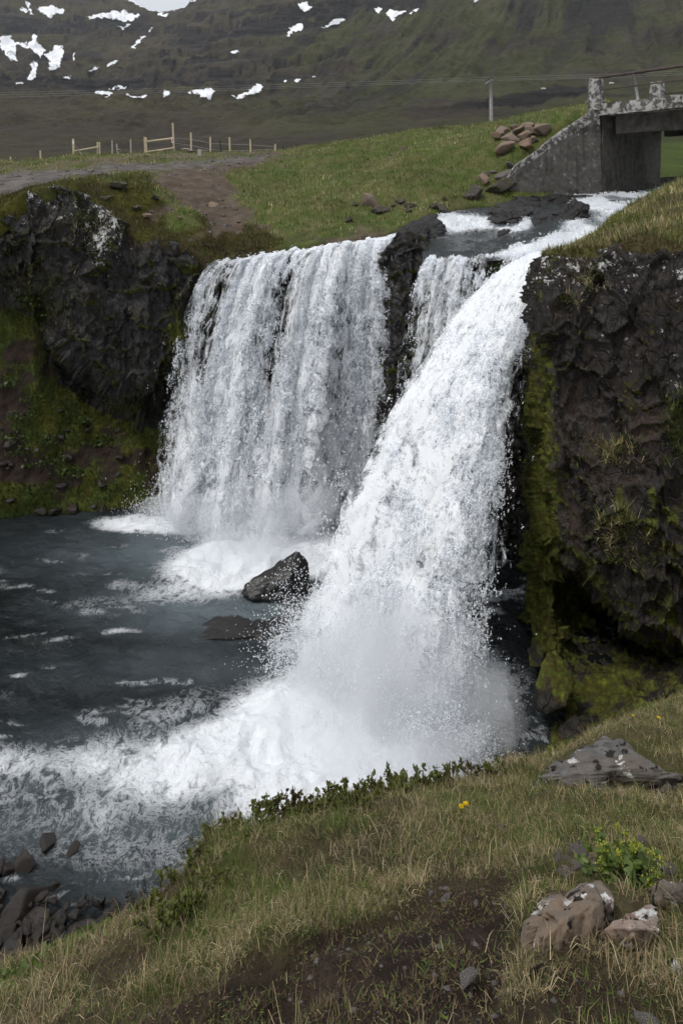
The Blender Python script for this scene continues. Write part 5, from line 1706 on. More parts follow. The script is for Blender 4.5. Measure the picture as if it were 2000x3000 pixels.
# abutment block under the deck
cb = c0 + back; tb = top0 + back
left = np.array((-1.0, .25, 0))
part("abutment", slab_mesh("abutment", [c0 + left * .0, c0 + back * .9, c0 + back * .9 + left * .5, c0 + left * .5 + back * .1], [top0, top0 + back * .9, top0 + back * .9 + left * .5, top0 + left * .5 + back * .1], M_COND, 14, 14, 14, .02, 3), BR)
# wing wall: a stepped sloping wall towards the stream bank
WW = [(1758, 575, 22.0, 332), (1735, 575, 21.95, 318), (1700, 577, 21.85, 345), (1650, 580, 21.7, 378), (1600, 582, 21.6, 416), (1560, 584, 21.5, 450), (1520, 586, 21.4, 476), (1498, 588, 21.35, 498), (1470, 590, 21.3, 540), (1436, 592, 21.25, 575)]
vs_, fs_ = [], []
g_ = []
for (x, yb, d, yt) in WW:
    b_ = P(x, yb, d); t_ = P(x, yt, d); bk_ = np.array((.12, .55, 0))
    ring = [b_ + (t_ - b_) * k_ for k_ in np.linspace(0, 1, 22)] + [t_ + bk_ * k_ for k_ in (.33, .66, 1)] + [b_ + bk_ + (t_ - b_) * k_ for k_ in np.linspace(.9, 0, 6)]
    g_.append(ring)
g_ = resamp(np.array(g_), 60, 0)
g_ += np.stack([fbm(g_ * 2.2 + 5 * k_, 4, 11 + k_) for k_ in range(3)], -1) * .03
_, ypix = topix(g_)
me = mesh_np("wing_wall", g_, gridf(g_.shape[0], g_.shape[1]), False, M_CON)
topq = np.zeros((59, g_.shape[1] - 1), bool); topq[:, 18:26] = True
me.materials.append(M_CONW)
me.polygons.foreach_set('material_index', topq.ravel().astype(np.int32))
part("wing_wall", me, BR)
# deck slab, edge beam, girder
s0 = P(1752, 338, 21.9); s1 = P(1752, 304, 21.9)
L_ = 9.5
part("deck", slab_mesh("deck", [s0, s0 + ax * L_, s0 + ax * L_ + back, s0 + back], [s1, s1 + ax * L_, s1 + ax * L_ + back, s1 + back], M_CONW, 60, 12, 6, .035, 21), BR)
g0 = P(1786, 392, 22.3) + ax * .2; g1 = P(1786, 330, 22.3) + ax * .2
part("girder", slab_mesh("girder", [g0, g0 + ax * L_, g0 + ax * L_ + back * .1, g0 + back * .1], [g1, g1 + ax * L_, g1 + ax * L_ + back * .1, g1 + back * .1], M_COND, 40, 3, 8, .012, 31), BR)
g0, g1 = g0 + back * .75, g1 + back * .75
part("girder", slab_mesh("girder", [g0, g0 + ax * L_, g0 + ax * L_ + back * .1, g0 + back * .1], [g1, g1 + ax * L_, g1 + ax * L_ + back * .1, g1 + back * .1], M_COND, 40, 3, 8, .012, 33), BR)
# concrete end posts
def post(px, d, yt, yb, w_, mat=M_CONW, seed=0, off=(0, 0, 0)):
    b_ = P(px, yb, d) + off; t_ = P(px, yt, d) + off
    a_ = ax / np.linalg.norm(ax) * w_; a_ = a_ * np.array((1, 1, 0)); k_ = back / 4.9 * w_
    f_ = 1.35
    return slab_mesh("post", [b_ - a_ * f_, b_ + a_ * f_ * .8, b_ + a_ * f_ * .8 + k_ * 2, b_ - a_ * f_ + k_ * 2], [t_ - a_, t_ + a_, t_ + a_ + k_ * 2, t_ - a_ + k_ * 2], mat, 6, 6, 12, .03, seed)


part("parapet_post", post(1738, 21.9, 230, 322, .17, seed=41), BR)
part("parapet_post", post(1917, 23.3, 240, 292, .17, seed=43), BR)
# wing block against the far bank
part("wall_stub", slab_mesh("wall_stub", [P(1928, 560, 25.5), P(2060, 560, 24.5), P(2060, 560, 25.2), P(1928, 560, 26.2)], [P(1928, 522, 25.5), P(2060, 508, 24.5), P(2060, 508, 25.2), P(1928, 522, 26.2)], M_COND, 12, 3, 6, .02, 51), BR)


def tube(name, pts, r, mat, n=8):
    pts = np.asarray(pts, float)
    d = np.gradient(pts, axis=0); d /= np.linalg.norm(d, axis=1, keepdims=True)
    ref = np.where(np.abs(d[:, 2:3]) > .9, np.array((1., 0, 0)), np.array((0, 0, 1.)))
    a_ = np.cross(d, ref); a_ /= np.linalg.norm(a_, axis=1, keepdims=True)
    b_ = np.cross(d, a_)
    th = np.arange(n) * 2 * np.pi / n
    r = np.broadcast_to(np.asarray(r, float), (len(pts),))
    V_ = pts[:, None] + (a_[:, None] * np.cos(th)[None, :, None] + b_[:, None] * np.sin(th)[None, :, None]) * r[:, None, None]
    i = np.arange(len(pts) * n).reshape(len(pts), n)
    f_ = np.stack([i[:-1], np.roll(i, -1, 1)[:-1], np.roll(i, -1, 1)[1:], i[1:]], -1).reshape(-1, 4)
    V_ = np.concatenate([V_.reshape(-1, 3), pts[:1], pts[-1:]])
    m0, m1 = len(V_) - 2, len(V_) - 1
    cap = [(i[0, k], i[0, (k + 1) % n], m0, m0) for k in range(n)] + [(i[-1, (k + 1) % n], i[-1, k], m1, m1) for k in range(n)]
    me_ = bpy.data.meshes.new(name)
    me_.from_pydata(V_.tolist(), [], [tuple(x) for x in f_.tolist()] + [(int(x[0]), int(x[1]), int(x[2])) for x in cap])
    me_.polygons.foreach_set('use_smooth', np.ones(len(me_.polygons), bool))
    me_.materials.append(mat)
    return me_


rA = P(1742, 229, 21.9)
part("top_rail", tube("top_rail", [rA + ax * k_ for k_ in np.linspace(0, L_, 8)], .045, M_STEEL), BR)
rB = P(1748, 265, 21.9)
part("middle_rail", tube("middle_rail", [rB + ax * k_ for k_ in np.linspace(0, L_, 8)], .022, M_STEEL), BR)
for k_ in (1.28, 3.3, 5.3, 7.3):
    pb = s1 + ax * k_ + back * .02; pt_ = rA + ax * k_
    part("rail_post", tube("rail_post", [pb + np.array((0, 0, -.05)), (pb + pt_) / 2, pt_ + np.array((0, 0, -.02))], .045, M_RAIL), BR)
rC = P(1930, 277, 23.6)
part("far_rail", tube("far_rail", [rC + ax * k_ for k_ in np.linspace(0, 6, 6)], .025, M_STEEL), BR)

# ------------------------------------------------------------------ power line
M_POLE = mat_plain("grey_pole_wood", (.26, .25, .24), (.42, .41, .40), 2, .85, .3, .01)
M_WIRE = mat_plain("wire_metal", (.30, .30, .31), (.40, .40, .41), 2, .5, .0, .01)
M_DARK = mat_plain("dark_insulator", (.02, .018, .018), (.05, .045, .04), 2, .4, .0, .01)
pd = 110.0
UP = empty("utility_pole", P(1437, 425, pd), label="grey wooden utility pole standing behind the grassy crest", category="utility pole")
part("shaft", tube("shaft", [P(1438.5, 430, pd), P(1438, 380, pd), P(1437.5, 300, pd), P(1437, 232, pd)], [.33, .31, .28, .24], M_POLE, 12), UP)
part("crossarm", tube("crossarm", [P(1421, 244, pd - .3), P(1431, 239, pd - .3), P(1442, 233, pd - .3)], .13, M_POLE, 6), UP)
for (x, y) in ((1424, 240), (1432, 236), (1441, 230)):
    part("insulator", tube("insulator", [P(x, y + 2, pd - .3), P(x, y - 4, pd - .3)], .1, M_DARK, 6), UP)
for i, ((x, y), (lx, ly), (rx, ry)) in enumerate((((1424, 236), (-420, 296), (2420, 198)), ((1432, 232), (-420, 288), (2420, 192)), ((1441, 226), (-420, 281), (2420, 186)))):
    for (ex_, ey_, ed_, sd_) in ((lx, ly, 150, "towards the snowfields"), (rx, ry, 95, "towards the bridge")):
        a_, b_ = P(x, y, pd - .3), P(ex_, ey_, ed_)
        tq = np.linspace(0, 1, 24)
        pts_ = a_ + (b_ - a_) * tq[:, None]
        pts_[:, 2] -= 4 * tq * (1 - tq) * .25
        obj("power_line", tube("power_line", pts_, .013, M_WIRE, 5), None, label=("lowest", "middle", "topmost")[i] + " power line running from the pole " + sd_, category="wire")

# ------------------------------------------------------------------ fence and gates at the road
M_WOOD = mat_plain("new_wood", (.46, .38, .25), (.60, .51, .36), 6, .8, .3, .004)
M_WOODG = mat_plain("weathered_wood", (.30, .28, .24), (.44, .42, .38), 6, .85, .3, .004)
M_BLACKP = mat_plain("black_post", (.012, .012, .012), (.03, .03, .03), 6, .6, .1, .004)
M_SIGNW = mat_plain("sign_white", (.72, .72, .72), (.80, .80, .80), 3, .6, .0, .004)
M_SIGNR = mat_plain("sign_red", (.45, .04, .03), (.52, .06, .04), 3, .6, .0, .004)
FD = 37.0


def fpost(x, yt, yb, w_=6, d=FD, xt=None, mat=M_WOOD):
    b_ = P(x, yb, d); t_ = P(x if xt is None else xt, yt, d)
    r0 = w_ / 2000 * d * .36
    b_[2] -= .5
    s_ = slab_mesh("post", [b_ + (-r0, -r0, 0), b_ + (r0, -r0, 0), b_ + (r0, r0, 0), b_ + (-r0, r0, 0)], [t_ + (-r0, -r0, 0), t_ + (r0, -r0, 0), t_ + (r0, r0, 0), t_ + (-r0, r0, 0)], mat, 3, 3, 12, .004, int(x))
    return s_


FP = [(32, 459, 480, 5, None, M_WOOD, "short pale fence post nearest the left picture edge"), (81, 466, 478, 4, None, M_WOODG, "stub of a grey post left of the tall lone post"), (121, 441, 473, 5, 119, M_WOOD, "lone pale fence post left of the first gate frame"),
      (330, 411, 450, 5, 329, M_WOODG, "grey fence post right of the first gate frame"), (350, 421, 451, 5, 342, M_WOODG, "leaning grey stake beside the grey fence post"), (385, 408, 449, 5, 383, M_WOODG, "grey fence post between the two gate frames"),
      (562, 388, 450, 6, 559, M_WOOD, "first pale fence post right of the gate with the tall upright"), (617, 401, 460, 6, 616, M_WOOD, "second pale fence post right of the tall gate"), (653, 411, 445, 4, 644, M_BLACKP, "thin black leaning post between pale posts"), (676, 402, 466, 6, 672, M_WOOD, "third pale fence post right of the tall gate"),
      (735, 408, 460, 6, 733, M_WOOD, "fourth pale fence post right of the tall gate"), (807, 422, 446, 6, 806, M_WOOD, "pale post half hidden by the green slope"), (831, 428, 446, 4, 830, M_BLACKP, "short black post on the green crest")]
for (x, yt, yb, w_, xt, mt, lb) in FP:
    obj("fence_post", fpost(x, yt, yb, w_, FD, xt, mt), None, label=lb, category="fence post", group="posts of the roadside fence")
obj("stone_marker", fpost(586, 437, 474, 13, 34.0, 585, M_WOODG), None, label="stout grey wooden marker post beside the dirt path", category="post")


def bar(name, x0, y0, x1, y1, w_, d, mat, parent):
    part(name, tube(name, [P(x0, y0, d), P((x0 + x1) / 2, (y0 + y1) / 2, d), P(x1, y1, d)], w_ / 2000 * d * .5, mat, 6), parent)


GA = empty("gate", P(218, 456, FD), label="small pale gate frame with one rail and a slanting stay", category="gate")
part("post", fpost(218, 406, 456, 7, FD, 215), GA)
part("post", fpost(288, 416, 452, 5, FD, 286), GA)
part("post", fpost(294, 416, 452, 5, FD, 292), GA)
bar("rail", 216, 443, 290, 430, 5, FD - .1, M_WOOD, GA)
bar("stay", 219, 423, 242, 456, 3, FD - .15, M_RAIL, GA)
part("notice", slab_mesh("notice", [P(213, 422, FD - .2), P(218, 422, FD - .2), P(218, 422, FD - .17), P(213, 422, FD - .17)], [P(213, 412, FD - .2), P(218, 412, FD - .2), P(218, 412, FD - .17), P(213, 412, FD - .17)], M_SIGNW), GA)
GB = empty("gate", P(430, 446, FD), label="large pale gate frame with a tall right upright and red and white notice", category="gate")
part("post", fpost(427, 401, 446, 6, FD, 424), GB)
part("post", fpost(432, 402, 446, 5, FD, 428), GB)
part("post", fpost(511, 360, 437, 6, FD, 506), GB)
bar("rail", 428, 415, 508, 405, 6, FD - .1, M_WOOD, GB)
bar("rail", 430, 445, 511, 433, 5, FD - .1, M_WOOD, GB)
sg = slab_mesh("notice", [P(503, 418, FD - .25), P(510, 418, FD - .25), P(510, 418, FD - .22), P(503, 418, FD - .22)], [P(502, 403, FD - .25), P(509, 403, FD - .25), P(509, 403, FD - .22), P(502, 403, FD - .22)], M_SIGNW)
sgo = part("notice", sg, GB)
rd = slab_mesh("emblem", [P(504.4, 415, FD - .262), P(508, 415, FD - .262), P(508, 415, FD - .253), P(504.4, 415, FD - .253)], [P(504.4, 405.5, FD - .262), P(507.6, 405.5, FD - .262), P(507.6, 405.5, FD - .253), P(504.4, 405.5, FD - .253)], M_SIGNR)
o = obj("emblem", rd, sgo)
# slack wires between the posts
for k_, (h0, lb) in enumerate(((.32, "upper slack fence wire right of the tall gate"), (.62, "lower slack fence wire right of the tall gate"))):
    pts_ = [P(x, yt + (yb - yt) * h0, FD) for (x, yt, yb) in ((508, 390, 437), (562, 388, 450), (617, 401, 460), (676, 402, 466), (735, 408, 460), (807, 422, 446))]
    obj("fence_wire", tube("fence_wire", pts_, .008, M_WIRE, 4), None, label=lb, category="wire")
# pale boards and rubble by the fence
for i, (x, y, w_, h_) in enumerate([(548, 437, 26, 5), (563, 441, 24, 4), (592, 442, 30, 4), (556, 444, 18, 4), (470, 443, 12, 3), (637, 459, 7, 4), (350, 440, 10, 5)]):
    c_ = P(x, y, FD - .3)
    s_ = w_ / 2000 * FD * .5
    o = stone("rubble", c_, (s_, .25, h_ / 2000 * FD * .6), 800 + i, MS_PINK, ["pale rubble left of the first fence post", "white slab lying behind the marker post", "long white board on the stony ground", "white scrap in front of the rubble", "pale board under the tall gate", "white stone at the foot of the second post", "white bag beside the leaning stake"][i], "rubble", None, 2, 0, .05)
# grazing sheep far up the slope
M_WOOL = mat_plain("wool", (.60, .58, .54), (.72, .70, .66), 4, .95, .3, .02)
M_WOOLB = mat_plain("brown_wool", (.07, .045, .03), (.11, .07, .05), 4, .95, .3, .02)


def sheep(x, y, mat, label, fl=1):
    b_ = mtn_at(x, y)
    e_ = empty("sheep", b_, label=label, category="sheep")
    s_ = b_[1] * 12 / 2000 / 1.15
    bm = bmesh.new()
    sk = [((-.42, 0, .62), .24), ((0, 0, .64), .27), ((.36, 0, .66), .23), ((.52, 0, .74), .13), ((.62, 0, .58), .10), ((.70, 0, .40), .07)]
    V_, F_ = [], []
    for k_, (c_, r0) in enumerate(sk):
        v_, f_ = ICO[2]
        V_.append((v_ * r0 * np.array((1.15, .9, 1)) + np.array(c_)) * s_ * np.array((fl, 1, 1)))
        F_.append(f_ + len(v_) * k_)
    bm.free()
    me_ = mesh_np("body", np.concatenate(V_), np.concatenate(F_), True, mat)
    md = obj("body", me_, e_)
    rm = md.modifiers.new("remesh", 'REMESH'); rm.mode = 'VOXEL'; rm.voxel_size = .07 * s_; rm.use_smooth_shade = True
    for (lx, ly) in ((-.34, .12), (-.34, -.12), (.3, .12), (.3, -.12)):
        obj("leg", tube("leg", np.array([(lx * fl, ly, .5), (lx * fl, ly, .25), (lx * fl + .02, ly, -.05)]) * s_, [.07 * s_, .05 * s_, .04 * s_], M_WOOLB, 6), e_)


sheep(1591, 266, M_WOOL, "white sheep grazing above the low crag", -1)
sheep(1790, 250, M_WOOL, "white sheep grazing beyond the bridge railing", -1)
sheep(1760, 252, M_WOOLB, "dark sheep just behind the bridge post", 1)
print("built things", time.time() - T0)
# ------------------------------------------------------------------ grass and plants
def blades(name, base, nrm, length, width, lean, az, col, seg=2, curve=.5, parent=None, **props):
    """every blade a tapering bent strip"""
    n = len(base)
    up_ = nrm * .35 + np.array((0, 0, 1.)) * .65
    up_ /= np.linalg.norm(up_, axis=1, keepdims=True)
    h = np.stack([np.cos(az), np.sin(az), 0 * az], -1)
    sd = np.stack([-np.sin(az), np.cos(az), 0 * az], -1)
    ln = lean[:, None]
    d0 = up_ * np.cos(ln * .6) + h * np.sin(ln * .6)
    d1 = up_ * np.cos(ln * (1 + curve)) + h * np.sin(ln * (1 + curve))
    L = length[:, None]; W = width[:, None]
    if seg == 1:
        v = np.stack([base - sd * W, base + sd * W, base + (d0 + d1) * .5 * L], 1)
        f = np.arange(n * 3).reshape(n, 3)
        k = 3
    else:
        m = base + d0 * L * .55
        v = np.stack([base - sd * W, base + sd * W, m - sd * W * .75, m + sd * W * .75, m + d1 * L * .5], 1)
        o = (np.arange(n) * 5)[:, None]
        f = np.stack([o + np.array((0, 1, 3)), o + np.array((0, 3, 2)), o + np.array((2, 3, 4))], 1).reshape(-1, 3)
        k = 5
    me_ = bpy.data.meshes.new(name)
    v = v.reshape(-1, 3).astype(np.float32)
    me_.vertices.add(len(v)); me_.vertices.foreach_set('co', v.ravel())
    me_.loops.add(f.size); me_.loops.foreach_set('vertex_index', f.astype(np.int32).ravel())
    me_.polygons.add(len(f)); me_.polygons.foreach_set('loop_start', np.arange(0, f.size, 3, dtype=np.int32))
    me_.update(calc_edges=True)
    me_.materials.append(M_BLADE)
    attr(me_, 'col', np.repeat(col, k, 0))
    return obj(name, me_, parent, **props)


def scatter(V, wgt, n, rng):
    """random points on a grid surface, chosen by weight x area"""
    A, B, C, D_ = V[:-1, :-1], V[1:, :-1], V[1:, 1:], V[:-1, 1:]
    ar = np.linalg.norm(np.cross(C - A, D_ - B), axis=-1) * .5
    w = (wgt[:-1, :-1] + wgt[1:, 1:]) * .5 * ar
    w = w.ravel(); w = np.maximum(w, 0)
    cum = np.cumsum(w); cum /= cum[-1]
    k = np.searchsorted(cum, rng.random(n))
    k = np.minimum(k, w.size - 1)
    i, j = np.unravel_index(k, ar.shape)
    u, t_ = rng.random(n)[:, None], rng.random(n)[:, None]
    p = (A[i, j] * (1 - u) + B[i, j] * u) * (1 - t_) + (D_[i, j] * (1 - u) + C[i, j] * u) * t_
    nn = np.cross(B[i, j] - A[i, j], D_[i, j] - A[i, j])
    nn /= np.linalg.norm(nn, axis=1, keepdims=True) + 1e-12
    nn *= np.sign(nn[:, 2:3] + 1e-6)
    return p, nn, i, j


def pick(rng, n, cols, wts, var=.25):
    cols = np.array(cols)
    k = rng.choice(len(cols), n, p=np.array(wts) / np.sum(wts))
    return cols[k] * np.exp(rng.normal(size=(n, 1)) * var)


GREEN = [(.085, .125, .024), (.12, .160, .034), (.062, .095, .020), (.155, .175, .044)]
STRAW = [(.37, .30, .165), (.28, .22, .12), (.46, .39, .24), (.18, .135, .075)]
R4 = np.random.default_rng(44)
# near bank: tufts of mixed green and dead grass, thatch lying flat, sparse wisps on the bare earth
FG_DIRT = np.maximum(FG_DIRT, sstep(.2, .6, FG_DIRT) * sstep(2480, 2600, FG_PY))
visw = sstep(.9, 1.1, FGV[..., 1]) * (1 - FG_SHORE) * (FG_PX > -250) * (FG_PX < 2250) * (FG_PY < 3300)
for poly_ in ([(1560, 2320), (1580, 2250), (1790, 2150), (1900, 2220), (2010, 2290), (1990, 2330)], [(1500, 2800), (1560, 2670), (1740, 2560), (1810, 2640), (1800, 2700), (1940, 2640), (1940, 2830), (1720, 2800), (1600, 2850)], [(1900, 2580), (2100, 2570), (2100, 2700), (1900, 2690)], [(1610, 2580), (1630, 2500), (1690, 2470), (1750, 2520), (1730, 2580)], [(1770, 2650), (1760, 2560), (1900, 2560), (1930, 2640)]):
    visw = visw * (1 - .93 * polymask(FG_PX, FG_PY, poly_, 12))
wg = visw * np.clip(1 - FG_DIRT * 1.35, .002, 1) / np.maximum(FGV[..., 1], 1) ** 1.6
nt = 6000
pc, nc, ii, jj = scatter(FGV, wg, nt, R4)
per = R4.integers(18, 40, nt)
idx = np.repeat(np.arange(nt), per)
n = len(idx)
tuft_g = np.clip(.68 + .75 * fbm(pc / .35, 3, 401) + R4.normal(size=nt) * .15 + .25 * sstep(700, 300, FG_PX[ii, jj]) + .15 * sstep(3.6, 5, pc[:, 1]), .05, .95)
tl = np.exp(R4.normal(size=nt) * .35) * (.025 + .032 * (R4.random(nt) < .10)) * (.6 + .4 * sstep(200, 700, FG_PX[ii, jj]))
a = R4.random(n) * 6.283
rr = np.abs(R4.normal(size=n)) * .035
base = pc[idx] + np.stack([np.cos(a) * rr, np.sin(a) * rr, 0 * rr], -1)
base[:, 2] = f_fg(base[:, :2]) + fbm(np.stack([base[:, 0] / .22, base[:, 1] / .22, 0 * a], -1), 3, 139).clip(0) * .05 - .012
isg = R4.random(n) < tuft_g[idx]
col = np.where(isg[:, None], pick(R4, n, GREEN, [3, 2, 2, 1]), pick(R4, n, STRAW, [3, 3, 1, 3]))
ln_ = tl[idx] * np.exp(R4.normal(size=n) * .3) * np.where(isg, 1.0, .9)
blades("grass", base, nc[idx], ln_, .00045 + R4.random(n) * .0006, np.abs(R4.normal(size=n)) * .45 + np.where(isg, .45, .85), a + R4.normal(size=n) * .5, col, 2, 1.0, None, kind="stuff", label="tufts of green and straw-coloured grass covering the near bank", category="grass")
# thatch and short moss between the tufts
n = 100000
base, nn, ii, jj = scatter(FGV, visw * np.clip(1 - FG_DIRT * 1.25, .006, 1) / np.maximum(FGV[..., 1], 1) ** 1.5, n, R4)
g_ = R4.random(n) < .42 + .3 * fbm(base / .3, 2, 403)
col = np.where(g_[:, None], pick(R4, n, GREEN, [3, 2, 2, 1]), pick(R4, n, STRAW, [2, 3, 1, 4]))
base[:, 2] += .004
blades("grass", base, nn, np.where(g_, .022, .038) * np.exp(R4.normal(size=n) * .35), .0005 + R4.random(n) * .0006, np.where(g_, .35, 1.15) + R4.normal(size=n) * .25, R4.random(n) * 6.283, col, 2, .25, None, kind="stuff", label="short moss and flattened dead grass between the tufts of the near bank", category="grass")
# short dead bits trodden into the bare earth
n = 30000
base, nn, ii, jj = scatter(FGV, visw * (.15 + .85 * FG_DIRT) * np.clip(.45 + .8 * fbm(FGV / .12, 3, 405), 0, 1) / np.maximum(FGV[..., 1], 1) ** 1.5, n, R4)
g_ = R4.random(n) < .22
col = np.where(g_[:, None], pick(R4, n, GREEN, [3, 2, 2, 1]), pick(R4, n, [(.09, .06, .035), (.14, .10, .055), (.05, .034, .022), (.20, .15, .08)], [3, 3, 3, 1]))
base[:, 2] += .002
blades("grass", base, nn, .014 * np.exp(R4.normal(size=n) * .45), .0007 + R4.random(n) * .0012, 1.25 + R4.normal(size=n) * .25, R4.random(n) * 6.283, col, 1, .1, None, kind="stuff", label="short dead stems trodden into the bare earth of the near bank", category="grass")
# far bank, right bank, cliff ledges and the slope under the left cliff
def far_grass(V, wgt, n, cols, wts, L, W, label, seed, lean=.35, cn=None):
    r = np.random.default_rng(seed)
    b_, nn_, i_, j_ = scatter(V, wgt, n, r)
    pat = fbm(b_ / .8, 3, seed)[:, None] * .6
    dry = (fbm(b_ / np.array((1.6, 2.2, 1.0)), 4, seed + 7) > .12) & (r.random(n) < .5)
    c_ = pick(r, n, cols, wts)
    if len(cols) > 5:
        c_[dry] = pick(r, int(dry.sum()), STRAW[:3], [2, 2, 1])
    c_ = c_ * (1 + pat)
    blades("grass", b_ - np.array((0, 0, .01)), nn_, L * np.exp(r.normal(size=n) * .35), np.full(n, W) * (.6 + .8 * r.random(n)), np.abs(r.normal(size=n)) * lean + .1, r.random(n) * 6.283, np.clip(c_, 0, 1), 1, .5, None, kind="stuff", label=label, category="grass")


yy = LBV[..., 1]
far_grass(LBV, LB_GRASS * (1 - LB_HEATH) * (1 - .7 * LB_STONY) / np.maximum(yy, 15) ** 1.2 * (yy < 40), 60000, GREEN + STRAW[:2], [4, 4, 2, 3, 1.6, 1.0], .10, .011, "lush grass on the slope between the path and the bridge", 411)
far_grass(LBV, LB_GRASS * LB_HEATH, 22000, [(.075, .085, .012), (.05, .06, .012), (.09, .07, .03), (.14, .11, .055)], [3, 2, 2, 1], .07, .009, "mossy heath along the rim of the left cliff", 413)
far_grass(LBS, np.ones(LBS.shape[:2]) * (LBS[..., 0] < -2.5), 9000, [(.075, .085, .012), (.05, .06, .012), (.09, .07, .03), (.14, .11, .055)], [3, 2, 2, 1], .09, .009, "turf hanging over the rim of the left cliff", 415, .8)
far_grass(RBS, np.ones(RBS.shape[:2]) * (RBS[..., 0] < 6), 7000, [(.062, .072, .012), (.05, .06, .012), (.07, .05, .022), (.12, .10, .05)], [3, 2, 2, 1], .08, .006, "turf hanging over the rim of the right cliff", 416, .8)
far_grass(RBV, np.ones(RBV.shape[:2]) * (RBV[..., 1] < 18) / RBV[..., 1], 34000, GREEN + STRAW[:2] + [(.10, .10, .015)], [3, 2, 2, 2, 1.5, 1, 2], .09, .007, "short grass and moss on top of the right cliff", 417)
far_grass(LCV, LT_GREEN * .8 + LC_LED * .7 * (LC_PY < 1200), 46000, [(.050, .070, .014), (.075, .090, .016), (.095, .092, .018), (.14, .12, .055)], [3, 3, 2, .7], .085, .009, "moss and herbs on the ledges and slope of the left cliff", 419)
lip = sstep(.35, .75, RC_MOSS) * (RC_PX > 1500) * (RC_PX < 2100) * (.35 + .25 * sstep(1700, 1950, RC_PY))
far_grass(RCV, lip * sstep(.10, .5, RCN[..., 2]) + .25 * lip, 30000, [(.060, .072, .010), (.040, .055, .010), (.090, .090, .012), (.05, .036, .012)], [3, 3, 1.5, 1], .05, .006, "moss tufts hanging on the right cliff", 421, .6)
led_ = np.exp(-((RC_PX - 1790) / 60) ** 2 - ((RC_PY - 1320) / 30) ** 2) + np.exp(-((RC_PX - 1990) / 30) ** 2 - ((RC_PY - 1250) / 70) ** 2) + .6 * np.exp(-((RC_PX - 1820) / 40) ** 2 - ((RC_PY - 1560) / 60) ** 2) + .4 * np.exp(-((RC_PX - 1700) / 40) ** 2 - ((RC_PY - 830) / 50) ** 2)
far_grass(RCV, led_ * sstep(-.2, .4, RCN[..., 2]), 9000, GREEN + STRAW[:2], [3, 3, 2, 2, 2, 1], .12, .005, "grass tufts rooted on ledges of the right cliff", 423, .9)
led_ = np.exp(-((LC_PX - 110) / 60) ** 2 - ((LC_PY - 900) / 70) ** 2) + .7 * np.exp(-((LC_PX - 390) / 60) ** 2 - ((LC_PY - 1200) / 30) ** 2) + .5 * np.exp(-((LC_PX - 250) / 60) ** 2 - ((LC_PY - 660) / 40) ** 2) + .5 * np.exp(-((LC_PX - 530) / 40) ** 2 - ((LC_PY - 950) / 90) ** 2)
far_grass(LCV, led_, 14000, [(.05, .07, .014), (.075, .09, .018), (.10, .10, .016), (.15, .13, .06), (.09, .08, .02), (.06, .08, .02)], [3, 3, 2, 1, 1, 2], .12, .008, "grass and herbs on the ledges of the left cliff", 425, .7)
print("grass", time.time() - T0)



def gravel(V, wgt, n, smin, smax, mat, label, seed, k=0):
    r = np.random.default_rng(seed)
    b_, nn_, i_, j_ = scatter(V, wgt, n, r)
    v0, f0 = ICO[k]
    sz = smin * (smax / smin) ** (r.random(n) ** 2.2)
    jit_ = 1 + r.normal(size=(n, len(v0), 1)) * .18
    sc_ = sz[:, None, None] * np.stack([1 + .4 * r.random(n), 1 - .2 * r.random(n), .45 + .35 * r.random(n)], -1)[:, None]
    v_ = v0[None] * jit_ * sc_ + (b_ + np.array((0, 0, .1)) * sz[:, None])[:, None]
    f_ = f0[None] + (np.arange(n) * len(v0))[:, None, None]
    me_ = mesh_np("gravel", v_.reshape(-1, 3), f_.reshape(-1, 3), False, mat)
    obj("gravel", me_, None, kind="stuff", label=label, category="gravel")


gravel(LBV, (1 - LB_GRASS) * (LBV[..., 1] < 36) + .25 * LB_STONY * (LBV[..., 1] < 37), 800, .014, .10, MS_GREY, "loose stones strewn over the dirt path and track", 431)
gravel(FGV, visw * FG_DIRT / np.maximum(FGV[..., 1], 1) ** 1.5, 1100, .0018, .009, MS_PEB, "crumbs of soil and tiny stones on the bare earth of the near bank", 433)
# ------------------------------------------------------------------ shrubs on the brink
def mat_leaf(name, c0, c1):
    t = NT(name)
    oi = t.n('NewGeometry').outputs['Random Per Island']
    c = t.mix(oi, c0, c1)
    d = t.pbr(c, .45, None, .4)
    tr = t.n('BsdfTranslucent', {'Color': c}).outputs[0]
    mx = t.n('MixShader', {0: .3}); t.set(mx, 1, d); t.set(mx, 2, tr)
    return t.done(mx.outputs[0])


M_LEAF = mat_leaf("shrub_leaf", (.070, .082, .018), (.145, .165, .034))
M_LEAFR = mat_leaf("shrub_leaf_red", (.05, .055, .015), (.11, .07, .03))
M_TWIG = mat_plain("twig_bark", (.05, .032, .024), (.10, .065, .05), 30, .8, .2, .002)
M_HERB = mat_leaf("herb_leaf", (.075, .12, .025), (.13, .18, .035))
M_HERB2 = mat_leaf("slope_herb_leaf", (.045, .075, .018), (.085, .12, .03))
M_YGREEN = mat_leaf("yellow_green_flower", (.26, .30, .03), (.40, .42, .06))
M_YEL = mat_plain("yellow_petal", (.62, .42, .01), (.75, .55, .02), 50, .6, .0, .001)
M_STEMG = mat_plain("green_stem", (.06, .085, .02), (.09, .12, .03), 30, .7, .0, .001)


